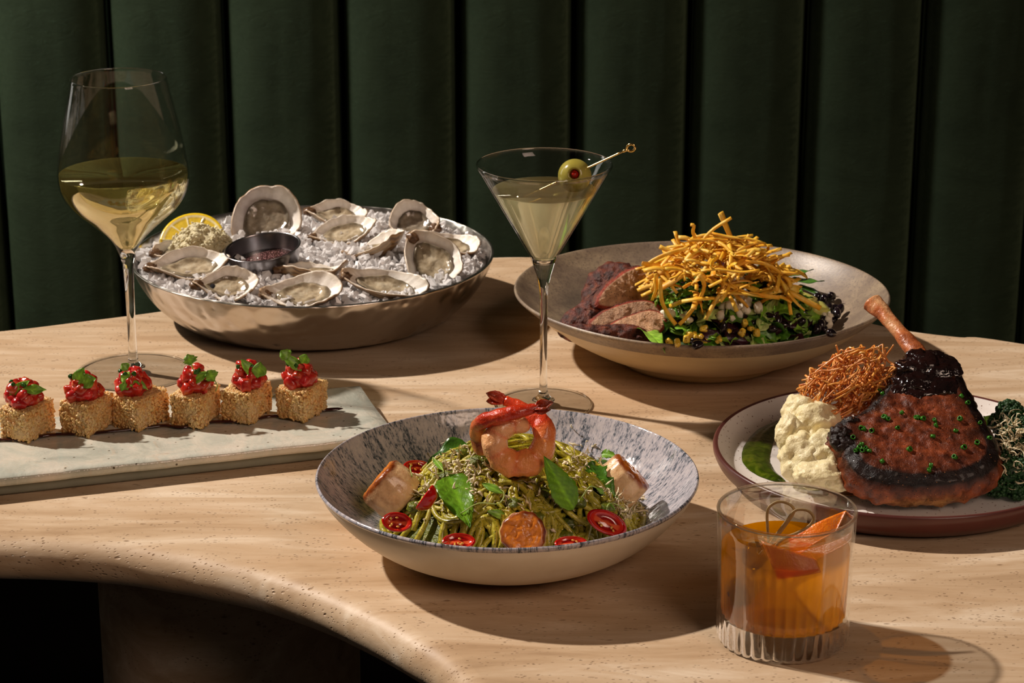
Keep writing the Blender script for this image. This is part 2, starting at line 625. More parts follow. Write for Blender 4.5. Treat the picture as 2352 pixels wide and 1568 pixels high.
# ------------------------------------------------------------------ the table
ER = 0.015                                            # radius of the rounded stone edge
front = [(-260, 1332), (0, 1329), (155, 1333), (300, 1345), (400, 1360), (500, 1379), (640, 1412), (778, 1462), (880, 1512), (978, 1568), (1080, 1640)]
fp = []
for (px, py) in front:
    q = at(px, py, -1.93 * ER)
    fp.append((q.x, q.y + 0.375 * ER))
back = [(-500, 812), (-250, 791), (0, 768), (180, 747), (360, 723), (520, 699), (700, 668), (900, 629), (1030, 607), (1130, 598), (1230, 597), (1330, 602), (1480, 621), (1650, 656), (1830, 706), (2000, 750), (2100, 769), (2200, 781), (2352, 797), (2600, 815)]
bp = [(at(px, py, -0.003).x, at(px, py, -0.003).y - 0.004) for (px, py) in back]
outline = fp + [(0.03, 1.08), (0.10, 0.98), (0.2, 0.90), (0.34, 0.87), (0.50, 0.92), (0.64, 1.05), (0.72, 1.25), (0.74, 1.45), (0.68, 1.62)] + bp[::-1][1:] + [(-0.66, 1.72), (-0.72, 1.60), (-0.66, 1.46), (-0.55, 1.40)]
# the outline runs from the front left clockwise to the right: smooth, resample, closed
def closed_smooth(pts, k=5):
    P = [Vector((*p, 0)) for p in pts]; n = len(P); out = []
    for i in range(n):
        p0, p1, p2, p3 = P[i - 1], P[i], P[(i + 1) % n], P[(i + 2) % n]
        for j in range(k):
            t = j / k
            out.append(0.5 * ((2 * p1) + (p2 - p0) * t + (2 * p0 - 5 * p1 + 4 * p2 - p3) * t * t + (3 * p1 - p0 - 3 * p2 + p3) * t ** 3))
    return out
TO = closed_smooth(outline)
area = sum(a.x * b.y - b.x * a.y for a, b in zip(TO, TO[1:] + TO[:1]))
nT = len(TO)
nrmT = []
for i in range(nT):
    t = (TO[(i + 1) % nT] - TO[i - 1]).normalized()
    nrmT.append(Vector((t.y, -t.x, 0)) * (1 if area > 0 else -1))   # outward
mb = MB(); V, F = [], []
rings = []
for k in range(0, 13):
    a = PI / 2 - PI * k / 12
    rings.append((math.cos(a) * ER, -ER + math.sin(a) * ER))
for (o_, z) in rings:
    for i in range(nT):
        p = TO[i] + nrmT[i] * o_
        w = 0.0009 * fbm((p.x, p.y, z), 14, 1.0) * (1 if o_ > 0.001 else 0.0)
        V.append((p.x + nrmT[i].x * w, p.y + nrmT[i].y * w, z))
for k in range(12):
    for i in range(nT):
        j = (i + 1) % nT
        q = (k * nT + i, k * nT + j, (k + 1) * nT + j, (k + 1) * nT + i)
        F.append(q if area < 0 else q[::-1])
top = tuple(range(nT)); bot = tuple(12 * nT + i for i in range(nT))
F.append(top if area > 0 else top[::-1]); F.append(bot[::-1] if area > 0 else bot)
table = thing('stone_table', 'free-form beige travertine table with a rounded edge carrying all the dishes', 'table', (0, 1.5, -0.75))
tt = obj('tabletop', mb.add(V, F), table, mats='travertine')
tt.location = (0, -1.5, 0.75)
m_ = tt.data
sm = [True] * len(m_.polygons); sm[-1] = sm[-2] = False
m_.polygons.foreach_set('use_smooth', sm)
def pedestal(cx, cy, rx, ry):
    prof = [(0.0, -0.75), (0.97, -0.75), (1.0, -0.745), (1.0, -0.60), (1.0, -0.4), (1.0, -0.2), (1.0, -0.032), (0.97, -0.03), (0, -0.03)]
    V, F = lathe(prof, 72)
    V = np.array(V); V[:, 0] = V[:, 0] * rx + cx; V[:, 1] = V[:, 1] * ry + cy - 1.5; V[:, 2] += 0.75
    return obj('pedestal', MB().add(V, F), table, mats='travertine')
pedestal(-0.205, 1.56, 0.0935, 0.0935)
pedestal(0.42, 1.45, 0.13, 0.13)

# ------------------------------------------------------------------ glasses
def glass_profile(outer, wall, floor_z):
    """closed profile: outer wall up, rim, inner wall down to floor_z"""
    inner = [(max(0.0, r - wall), z) for (r, z) in outer if z > floor_z]
    return outer + inner[::-1] + [(0.0, floor_z)]
def radius_at(prof, z):
    for (r0, z0), (r1, z1) in zip(prof[:-1], prof[1:]):
        if (z0 - z) * (z1 - z) <= 0 and z0 != z1:
            return r0 + (r1 - r0) * (z - z0) / (z1 - z0)
    return 0
# wine glass
WG = (-0.2925, 1.7178, 0)
wg = thing('wine_glass', 'tall stemmed wine glass half full of pale wine, left of the oyster bowl', 'wine glass', WG)
wo = sprof([(0.006, 0.0944), (0.0126, 0.1068), (0.0262, 0.1205), (0.0390, 0.1320), (0.0468, 0.1440), (0.0491, 0.1560), (0.0482, 0.1680), (0.0455, 0.185), (0.0420, 0.2020), (0.0385, 0.218), (0.0358, 0.2310)], 6)
wi = [(r - 0.0008 if z > .105 else max(0, r - 0.0008 - (0.105 - z) * .4), z) for (r, z) in wo if z > 0.0995]
prof = wo + [(0.0356, 0.2314), (0.0352, 0.2314)] + wi[::-1] + [(0, 0.0990)]
obj('bowl', MB().add(*lathe(prof, 128)), wg, mats='thin_glass')
st = sprof([(0.0, 0.0985), (0.0035, 0.0980), (0.0060, 0.0944), (0.0046, 0.088), (0.0038, 0.0800), (0.0034, 0.0600), (0.0033, 0.035), (0.0036, 0.0150), (0.0046, 0.0085), (0.0090, 0.0045), (0.0, 0.0040)], 5)
obj('stem', MB().add(*lathe(st, 40)), wg, mats='glass')
obj('foot', MB().add(*lathe([(0, 0.0), (0.0425, 0.0), (0.0436, 0.0006), (0.0436, 0.0012), (0.0428, 0.0018), (0.025, 0.0030), (0.010, 0.0042), (0, 0.0046)], 128)), wg, mats='foot_glass')
lw_ = [(max(0, r - 0.0004), z) for (r, z) in wi if z <= 0.1590]
liq = [(0, 0.1000)] + lw_ + [(radius_at(wi, 0.159) - 0.0004, 0.1592), (0.0, 0.1588)]
o = obj('white_wine', MB().add(*lathe(liq, 128)), mats='wine'); o.location = WG
tag(o, 'pale golden white wine filling the lower half of the tall wine glass', 'wine')

# martini glass
MG = (0.0233, 1.6441, 0)
mg = thing('martini_glass', 'cone-shaped martini glass holding an olive, between the oysters and the salad', 'martini glass', MG)
mo = sprof([(0.0048, 0.0992), (0.0105, 0.1161)], 4)
mo = mo + [(0.0105 + (0.0492 - 0.0105) * k / 14, 0.1161 + (0.1833 - 0.1161) * k / 14) for k in range(1, 15)]
mi = [(r - 0.0009, z + .0006) for (r, z) in mo if z > 0.118]
mi0 = [(0, 0.1108), (0.004, 0.1113), (0.0075, 0.1135)]
prof = mo + [(0.0491, 0.1839)] + mi[::-1][1:] + mi0[::-1]
obj('bowl', MB().add(*lathe(prof, 128)), mg, mats='thin_glass')
st = sprof([(0.0, 0.1100), (0.0060, 0.1110), (0.0088, 0.1145), (0.0075, 0.1080), (0.0048, 0.0985), (0.0031, 0.0860), (0.0028, 0.060), (0.0027, 0.0278), (0.0031, 0.0130), (0.0046, 0.0075), (0.0085, 0.0042), (0.0, 0.0038)], 5)
obj('stem', MB().add(*lathe(st, 40)), mg, mats='glass')
obj('foot', MB().add(*lathe([(0, 0.0), (0.0355, 0.0), (0.0364, 0.0006), (0.0364, 0.0012), (0.0357, 0.0018), (0.020, 0.0028), (0.010, 0.0038), (0, 0.0042)], 128)), mg, mats='foot_glass')
zl = 0.1655
lm = [(max(0, r - 0.0003), z) for (r, z) in mi0 + mi if z < zl]
liq = lm + [(radius_at(mi, zl) - 0.0003, zl), (0.0, zl)]
o = obj('martini', MB().add(*lathe(liq, 128)), mats='martini'); o.location = MG
tag(o, 'cloudy pale yellow-green martini in the cone-shaped glass', 'cocktail')

# rocks glass
def make_wall_glass():
    t = NT('tumbler_wall')
    a, b = t.n('BsdfGlass'), t.n('BsdfTransparent')
    a.inputs['IOR'].default_value = 1.45
    m = t.n('MixShader'); m.inputs[0].default_value = 0.72
    t.l(a.outputs[0], m.inputs[1]); t.l(b.outputs[0], m.inputs[2])
    return t.done(m.outputs[0])
MT['tumbler_wall'] = make_wall_glass()
def make_rim_glass():
    t = NT('tumbler_rim')
    a, b = t.n('BsdfGlass'), t.n('BsdfTransparent')
    a.inputs['IOR'].default_value = 1.5
    m = t.n('MixShader'); m.inputs[0].default_value = 0.5
    t.l(a.outputs[0], m.inputs[1]); t.l(b.outputs[0], m.inputs[2])
    return t.done(m.outputs[0])
MT['tumbler_rim'] = make_rim_glass()
def make_base_glass():
    t = NT('tumbler_base')
    a, b = t.n('BsdfGlass'), t.n('BsdfTransparent')
    a.inputs['IOR'].default_value = 1.5
    m = t.n('MixShader'); m.inputs[0].default_value = 0.30
    t.l(a.outputs[0], m.inputs[1]); t.l(b.outputs[0], m.inputs[2])
    return t.done(m.outputs[0])
MT['tumbler_base'] = make_base_glass()
RG = (0.1579, 1.2491, 0)
rg = thing('rocks_glass', 'short tumbler with a fluted thick base, in front of the pork chop plate', 'tumbler', RG)
def flute(a, r, z):
    k = max(0.0, min(1.0, (0.017 - z) / 0.004))
    return 1 + (0.030 * abs(math.cos(a * 18)) ** 0.7 - 0.020) * k
def flute_in(a, r, z):
    k = max(0.0, min(1.0, (0.046 - z) / 0.022)) * min(1, r / 0.02)
    return 1 - 0.038 * abs(math.cos(a * 18)) ** 0.8 * k
def lathe2(prof, split, n):
    V, F, rows = [], [], []
    for k, (r, z) in enumerate(prof):
        row = []
        if r < 1e-6:
            rows.append([len(V)]); V.append((0, 0, z)); continue
        for i in range(n):
            a = 2 * PI * i / n
            rr = r * (flute(a, r, z) if k < split else flute_in(a, r, z))
            row.append(len(V)); V.append((rr * math.cos(a), rr * math.sin(a), z))
        rows.append(row)
    for a, b in zip(rows[:-1], rows[1:]):
        for i in range(n):
            j = (i + 1) % n
            if len(a) == 1: F.append((a[0], b[i], b[j]))
            elif len(b) == 1: F.append((a[i], b[0], a[j]))
            else: F.append((a[i], b[i], b[j], a[j]))
    return V, F
ro = [(0, 0.0015), (0.022, 0.0012), (0.030, 0.0), (0.0360, 0.0), (0.0378, 0.0012), (0.0384, 0.0035), (0.0385, 0.010), (0.0386, 0.0150), (0.0387, 0.0180), (0.0389, 0.035), (0.0393, 0.055), (0.0398, 0.070), (0.0402, 0.0795)]
ri = [(0.0400, 0.0802), (0.0392, 0.0806), (0.0384, 0.0800), (0.0378, 0.070), (0.0372, 0.055), (0.0368, 0.035), (0.0365, 0.022), (0.0360, 0.0165), (0.0340, 0.0148), (0.025, 0.0143), (0, 0.0143)]
V, F = lathe2(ro + ri, len(ro), 288)
# heavy base refracts, the thin upper wall lets light straight through
base_f, wall_f = [], []
V = np.array(V)
for q in F:
    (wall_f if min(V[i][2] for i in q) >= 0.0177 else base_f).append(q)
def sub(V, F):
    ids = sorted({i for q in F for i in q}); mp = {a: b for b, a in enumerate(ids)}
    return V[ids], [tuple(mp[i] for i in q) for q in F]
obj('base', MB().add(*sub(V, base_f)), rg, mats='tumbler_base')
obj('wall', MB().add(*sub(V, wall_f)), rg, mats='tumbler_wall')
def ring(R_, z, r, parent, n=160, mat='glass'):
    V, F = [], []
    for i in range(n):
        a = 2 * PI * i / n
        for k in range(10):
            b = 2 * PI * k / 10
            V.append(((R_ + r * math.cos(b)) * math.cos(a), (R_ + r * math.cos(b)) * math.sin(a), z + r * math.sin(b)))
    for i in range(n):
        for k in range(10):
            F.append((i * 10 + k, ((i + 1) % n) * 10 + k, ((i + 1) % n) * 10 + (k + 1) % 10, i * 10 + (k + 1) % 10))
    return obj('rim', MB().add(V, F), parent, mats=mat)
ring(0.0393, 0.0806, 0.0011, rg, mat='tumbler_rim')
ring(0.0354, 0.2314, 0.00045, wg)
ring(0.0487, 0.1842, 0.00055, mg)
ring(0.0432, 0.0010, 0.0007, wg)
ring(0.0360, 0.0010, 0.0007, mg)
zc = 0.0580
lc = [(0, 0.0147), (0.025, 0.0147), (0.0336, 0.0152), (0.0354, 0.0170), (0.0360, 0.022), (0.0363, 0.035), (0.0367, 0.052), (0.0368, zc), (0.036, zc), (0, zc)]
V, F = lathe2(lc, 0, 288)
o = obj('amber_cocktail', MB().add(V, F), mats='cocktail'); o.location = RG
tag(o, 'amber orange cocktail filling two thirds of the short tumbler', 'cocktail')

# ------------------------------------------------------------------ bowls and plates
def two_mat_lathe(prof, n, split_z_idx, rmod=None, zmod=None, mats=(0, 1)):
    V, F = lathe(prof, n, rmod, zmod)
    return V, F
# hammered oyster bowl
OB = Vector((-0.1652, 1.8738, 0)); OBR = 0.1503
ow = thing('hammered_bowl', 'wide hammered metal bowl of crushed ice and oysters at the back left', 'bowl', OB)
outer = sprof([(0, 0.0), (0.085, 0.0), (0.104, 0.0008), (0.118, 0.006), (0.134, 0.020), (0.145, 0.037), (0.1500, 0.0495)], 6)
inner = sprof([(0.1503, 0.0508), (0.1490, 0.0510), (0.1478, 0.0500), (0.143, 0.038), (0.132, 0.022), (0.116, 0.010), (0.09, 0.006), (0, 0.006)], 5)
obj('bowl_body', MB().add(*lathe(outer + inner, 160)), ow, mats='hammered')

# speckled pasta bowl
PB = Vector((-0.003, 1.3805, 0)); PBR = 0.1203
def make_speckle():
    t = NT('blue_speckled_glaze')
    c = t.coord()
    sep = t.n('SeparateXYZ'); t.l(c, sep.inputs[0])
    x, y, z = sep.outputs
    rad = t.math('SQRT', t.math('ADD', t.math('MULTIPLY', x, x), t.math('MULTIPLY', y, y)))
    inv = t.math('DIVIDE', 1.0, t.math('MAXIMUM', rad, 0.002))
    cb = t.n('CombineXYZ')
    t.l(t.math('MULTIPLY', t.math('MULTIPLY', x, inv), 1.0), cb.inputs[0])
    t.l(t.math('MULTIPLY', t.math('MULTIPLY', y, inv), 1.0), cb.inputs[1])
    t.l(t.math('MULTIPLY', t.math('ADD', rad, z), 2.2), cb.inputs[2])
    n1 = t.noise(cb.outputs[0], 62, 5, 0.8)
    n2 = t.noise(cb.outputs[0], 9, 4, 0.65, 0.5)
    n3 = t.noise(c, 260, 3, 0.7)
    m = t.math('ADD', n1, t.math('MULTIPLY', t.math('SUBTRACT', n2, 0.5), 0.55))
    m = t.math('ADD', m, t.math('MULTIPLY', t.math('SUBTRACT', n3, 0.5), 0.30))
    col = t.ramp(m, [(0.36, S(196, 188, 190)), (0.50, S(176, 170, 176)), (0.555, S(142, 142, 150)), (0.61, S(90, 95, 104)), (0.70, S(48, 54, 64))])
    nm = t.bump(t.noise(c, 120, 2, 0.5), 0.5, 0.0012)
    return t.done(t.bsdf(col, 0.12, normal=nm, coat=0.3))
MT['speckle'] = make_speckle()
MT['cream_glaze'] = quick('cream_glaze', [S(222, 208, 186), S(232, 220, 200)], 40, rough=0.42, bumps=[('n', 500, 0.08, 0.0005)])
pb = thing('pasta_bowl', 'shallow bowl with blue-grey speckled inside and cream outside, holding the pesto pasta', 'bowl', PB)
po = sprof([(0, 0.0015), (0.045, 0.0015), (0.047, 0.0), (0.0535, 0.0), (0.0560, 0.0016), (0.074, 0.0068), (0.092, 0.0165), (0.106, 0.0290), (0.1155, 0.0405), (0.1192, 0.0475)], 5)
pi = sprof([(0.1192, 0.0475), (0.1204, 0.0494), (0.1198, 0.0508), (0.1182, 0.0500), (0.1120, 0.0405), (0.102, 0.0295), (0.088, 0.0190), (0.070, 0.0105), (0.050, 0.0062), (0.02, 0.0050), (0, 0.0050)], 5)
wob = lambda a, r, z: 1 + 0.004 * math.sin(2 * a + 1) * (r > 0.1)
obj('outer_shell', MB().add(*lathe(po, 160, wob)), pb, mats='cream_glaze')
o = obj('glazed_inside', MB().add(*lathe(pi, 160, wob)), pb, mats='speckle')
BV_PB = mesh_bvh([Vector(v) + PB for v in [tuple(q.co) for q in o.data.vertices]], [tuple(p.vertices) for p in o.data.polygons]); UPONLY.add(id(BV_PB))

# stoneware salad bowl with an uneven rim
SB = Vector((0.1485, 1.7554, 0)); SBR = 0.147
rim_px = [(1180, 660), (1198, 622), (1250, 590), (1330, 570), (1450, 557), (1560, 553), (1700, 560), (1850, 585), (1950, 618), (2020, 655), (2045, 690), (2040, 716), (2005, 747), (1900, 780), (1750, 803), (1600, 803), (1450, 786), (1330, 757), (1250, 725), (1198, 692)]
rr = []
for (px, py) in rim_px:
    q = at(px, py, 0.051); d = q - SB
    rr.append((math.atan2(d.y, d.x) % (2 * PI), math.hypot(d.x, d.y)))
rr.sort()
RA = [a for a, _ in rr]; RR = [r for _, r in rr]
def rim_r(a):
    a %= 2 * PI
    return float(np.interp(a, [RA[-1] - 2 * PI] + RA + [RA[0] + 2 * PI], [RR[-1]] + RR + [RR[0]])) / SBR
def rim_s(a):
    return sum(rim_r(a + d * 0.09) for d in range(-3, 4)) / 7
RT = [rim_s(2 * PI * i / 720) for i in range(721)]
def sal_r(a, r, z):
    k = min(1.0, max(0.0, (r - 0.06) / 0.08))
    f = RT[int(round((a % (2 * PI)) / (2 * PI) * 720))]
    return 1 + (f - 1) * k
def make_stoneware():
    t = NT('sand_stoneware')
    c = t.coord()
    n1 = t.noise(c, 22, 5, 0.6, 0.4)
    n2 = t.noise(c, 420, 3, 0.75)
    n3 = t.voro(c, 330)
    col = t.ramp(n1, [(0.32, S(112, 96, 82)), (0.5, S(140, 122, 102)), (0.68, S(170, 150, 122))])
    col = t.mix(col, S(104, 88, 80), t.ramp(n2, [(0.50, (0, 0, 0)), (0.64, (0.65, 0.65, 0.65))]))
    col = t.mix(col, S(76, 64, 58), t.ramp(n3, [(0.10, (0.6, 0.6, 0.6)), (0.2, (0, 0, 0))]))
    return t.done(t.bsdf(col, 0.38, normal=t.bump(n2, 0.15, 0.0006)))
MT['stoneware'] = make_stoneware()
MT['sand_glaze'] = quick('sand_glaze', [S(196, 172, 132), S(214, 192, 150)], 12, rough=0.35, stretch=(1, 1, 6), bumps=[('n', 300, 0.06, 0.0005)])
sb = thing('salad_bowl', 'large sand-coloured stoneware bowl with an uneven rim, holding the chicken salad', 'bowl', SB)
so_ = sprof([(0, 0.002), (0.054, 0.002), (0.057, 0.0), (0.063, 0.0), (0.067, 0.003), (0.070, 0.0075), (0.092, 0.0145), (0.116, 0.0265), (0.135, 0.0405)], 5)
so2 = sprof([(0.135, 0.0405), (0.1425, 0.0465), (0.1462, 0.0500), (0.1470, 0.0515), (0.1462, 0.0526), (0.1440, 0.0518), (0.132, 0.0415), (0.113, 0.0285), (0.09, 0.0180), (0.065, 0.0120), (0.03, 0.0105), (0, 0.0105)], 5)
zt = lambda a, r, z: 0.003 * math.cos(a + 0.5) * max(0, (r - 0.08) / 0.067) ** 2
obj('outer_shell', MB().add(*lathe(so_, 180, sal_r, zt)), sb, mats='sand_glaze')
o = obj('glazed_inside', MB().add(*lathe(so2, 180, sal_r, zt)), sb, mats='stoneware')
BV_SB = mesh_bvh([Vector(q.co) + SB for q in o.data.vertices], [tuple(p.vertices) for p in o.data.polygons]); UPONLY.add(id(BV_SB))

# dinner plate under the chop
CP = Vector((0.2642, 1.5041, 0)); CPR = 0.126
MT['plate_white'] = quick('speckled_white_glaze', [S(214, 206, 200), S(226, 219, 212)], 18, rough=0.28, spots=[(260, 0.12, S(120, 88, 66), 0.06)], bumps=[('n', 160, 0.08, 0.0006)])
MT['plate_brown'] = quick('plum_brown_glaze', [S(78, 40, 36), S(98, 54, 48)], 12, rough=0.32)
cp = thing('dinner_plate', 'white speckled dinner plate with a plum-brown rim and wall, under the pork chop', 'plate', CP)
c1 = sprof([(0, 0.001), (0.098, 0.001), (0.100, 0.0), (0.106, 0.0), (0.113, 0.0022), (0.1215, 0.0085), (0.1255, 0.0155), (0.1262, 0.0195), (0.1250, 0.0212), (0.1228, 0.0207)], 6)
c2 = sprof([(0.1228, 0.0207), (0.1195, 0.0165), (0.1145, 0.0108), (0.105, 0.0076), (0.09, 0.0066), (0.05, 0.0060), (0, 0.0060)], 6)
obj('brown_shell', MB().add(*lathe(c1, 180)), cp, mats='plate_brown')
o = obj('white_inside', MB().add(*lathe(c2, 180)), cp, mats='plate_white')
BV_CP = mesh_bvh([Vector(q.co) + CP for q in o.data.vertices], [tuple(p.vertices) for p in o.data.polygons]); UPONLY.add(id(BV_CP))

# rectangular platter
MT['celadon'] = None
def make_celadon():
    t = NT('pale_celadon_glaze')
    c = t.coord()
    n1 = t.noise(c, 26, 5, 0.6, 1.2)
    n2 = t.noise(t.coord((1, 1, 1)), 60, 4, 0.6, 0.8)
    col = t.ramp(n1, [(0.32, S(172, 176, 164)), (0.5, S(196, 196, 182)), (0.66, S(214, 206, 190))])
    col = t.mix(col, S(204, 176, 146), t.ramp(n2, [(0.62, (0, 0, 0)), (0.70, (0.35, 0.35, 0.35))]))
    v = t.voro(t.coord((1, 1.3, 1)), 95)
    col = t.mix(col, S(72, 60, 36), t.ramp(v, [(0.055, (1, 1, 1)), (0.10, (0, 0, 0))]))
    nm = t.bump(n2, 0.5, 0.002)
    nm = t.bump(t.noise(c, 180, 3, 0.6), 0.35, 0.0008, nm)
    return t.done(t.bsdf(col, 0.14, normal=nm, coat=0.2))
MT['celadon'] = make_celadon()
PC = [at(835, 879, 0.016), at(908, 997, 0.016)]
dirL = (at(0, 1097, 0.016) - PC[1]).normalized()
yawP = math.atan2(-dirL.y, -dirL.x)
wid = (PC[0] - PC[1]).length * 0.985
lenP = 0.34
mid = (PC[0] + PC[1]) / 2 + dirL * lenP / 2
pl = thing('rectangular_platter', 'long pale grey-green ceramic platter with brown flecks, under the row of rice bites', 'platter', (mid.x, mid.y, 0), (0, 0, yawP))
v, f = rbox(lenP / 2, wid / 2, 0.0040, 0.0035, 22)
v = np.array([(p[0], p[1], p[2] + 0.0120 + 0.0007 * fbm((p[0], p[1], 0), 28, 2) - 0.0012 * math.cos(p[1] / wid * PI)) for p in v])
o = obj('platter_top', MB().add(v, f), pl, mats='celadon')
MPL = Matrix.Translation((mid.x, mid.y, 0)) @ Matrix.Rotation(yawP, 4, 'Z')
BV_PL = mesh_bvh([MPL @ Vector(q) for q in v], f)
v, f = rbox(lenP / 2 - 0.006, wid / 2 - 0.006, 0.0042, 0.002, 3)
MT['platter_foot'] = quick('grey_green_foot', [S(128, 130, 116), S(150, 150, 134)], 30, rough=0.5)
obj('foot_ring', MB().add(v + np.array([0, 0, 0.0042]), f), pl, mats='platter_foot')
# ------------------------------------------------------------------ food materials
MT['oyster_shell'] = quick('oyster_shell', [(0.95, 0.95, 0.95, 1), (1.15, 1.15, 1.15, 1)], 160, detail=5, rough=0.30, vcol=True, bumps=[('n', 350, 0.35, 0.0008)])
MT['oyster_meat'] = quick('oyster_meat', [S(150, 134, 110), S(192, 178, 154), S(212, 202, 182)], 130, detail=5, rough=0.12, vcol=True, bumps=[('n', 220, 0.5, 0.0012)], sss=0.35, sssr=(1, .8, .6), sscale=0.003, coat=0.6)
def make_ice():
    t = NT('crushed_ice')
    g = t.n('BsdfGlass'); g.inputs['Color'].default_value = (1.0, 0.99, 0.98, 1); g.inputs['IOR'].default_value = 1.31; g.inputs['Roughness'].default_value = 0.04
    p = t.bsdf((1.0, 0.975, 0.965, 1), 0.10, spec=0.9, sss=0.0)
    tl = t.n('BsdfTranslucent'); tl.inputs[0].default_value = (1.0, 0.98, 0.96, 1)
    a = t.n('MixShader'); a.inputs[0].default_value = 0.18
    t.l(p, a.inputs[1]); t.l(tl.outputs[0], a.inputs[2])
    b = t.n('MixShader'); b.inputs[0].default_value = 0.86
    t.l(g.outputs[0], b.inputs[1]); t.l(a.outputs[0], b.inputs[2])
    return t.done(b.outputs[0])
MT['ice'] = make_ice()
MT['horseradish'] = quick('grated_horseradish', [S(206, 192, 146), S(232, 222, 184)], 300, rough=0.5, bumps=[('n', 700, 0.9, 0.0012)], sss=0.15, sssr=(1, .8, .5), sscale=0.003)
MT['citrus'] = quick('citrus_flesh', [(0.85, 0.85, 0.85, 1), (1.1, 1.1, 1.1, 1)], 260, rough=0.18, vcol=True, bumps=[('n', 400, 0.3, 0.0008)], sss=0.2, sssr=(1, .8, .2), sscale=0.003)
MT['mignonette'] = quick('mignonette', [S(44, 24, 24), S(84, 54, 52)], 500, rough=0.08, coat=0.5, spots=[(700, 0.2, S(200, 150, 150), 0.1)])

# ------------------------------------------------------------------ crushed ice
ICE_TOP = 0.0445
def ice_h(x, y):
    r = math.hypot(x, y)
    return ICE_TOP + 0.007 * (1 - (r / 0.145) ** 2) + 0.0035 * nz((x, y, 0), 38, 3)
rnd = random.Random(11)
mb = MB()
V, F = [], []
nr, na = 26, 90
V.append((0, 0, ice_h(0, 0)))
for i in range(1, nr + 1):
    r = 0.1435 * i / nr
    for j in range(na):
        a = 2 * PI * j / na
        x, y = r * math.cos(a), r * math.sin(a)
        V.append((x, y, ice_h(x, y) - 0.003 + 0.002 * nz((x, y, 0), 150, 5)))
for j in range(na):
    F.append((0, 1 + j, 1 + (j + 1) % na))
for i in range(nr - 1):
    for j in range(na):
        a = 1 + i * na + j; b = 1 + i * na + (j + 1) % na
        F.append((a, a + na, b + na, b))
n0 = len(V)
for j in range(na):
    a = 2 * PI * j / na
    V.append((0.115 * math.cos(a), 0.115 * math.sin(a), 0.012))
for j in range(na):
    a = 1 + (nr - 1) * na + j; b = 1 + (nr - 1) * na + (j + 1) % na
    F.append((a, n0 + j, n0 + (j + 1) % na, b))
F.append(tuple(n0 + j for j in reversed(range(na))))
mb.add(V, F)
chunks = []
for q_ in range(36):
    bm = bmesh.new()
    for _ in range(9):
        u = Vector((rnd.gauss(0, 1), rnd.gauss(0, 1), rnd.gauss(0, 1))).normalized() * rnd.uniform(.75, 1.1)
        bm.verts.new(u)
    bmesh.ops.convex_hull(bm, input=bm.verts[:])
    loose = [v for v in bm.verts if not v.link_faces]
    bmesh.ops.delete(bm, geom=loose, context='VERTS')
    bm.verts.index_update()
    chunks.append((np.array([v.co[:] for v in bm.verts]), [tuple(v.index for v in f.verts) for f in bm.faces]))
    bm.free()
for k in range(3300):
    r = 0.1425 * math.sqrt(rnd.random()); a = rnd.uniform(0, 2 * PI)
    x, y = r * math.cos(a), r * math.sin(a)
    s = rnd.uniform(0.0022, 0.0048) * (1 if rnd.random() < 0.88 else 1.45)
    iv, if_ = chunks[rnd.randrange(36)]
    pts = iv * np.array([s * rnd.uniform(.9, 1.3), s, s * rnd.uniform(.7, 1)])
    M = TRS((x, y, ice_h(x, y) + rnd.uniform(-0.002, 0.003)), (rnd.uniform(0, 6), rnd.uniform(0, 6), rnd.uniform(0, 6)))
    mb.add(xf(pts, M), if_)
ice = obj('crushed_ice', mb, mats='ice', smooth=False)
ice.location = OB
tag(ice, 'bed of crushed ice heaped in the hammered metal bowl', 'ice', kind='stuff')
def ice_z(p):
    return ice_h(p.x - OB.x, p.y - OB.y)

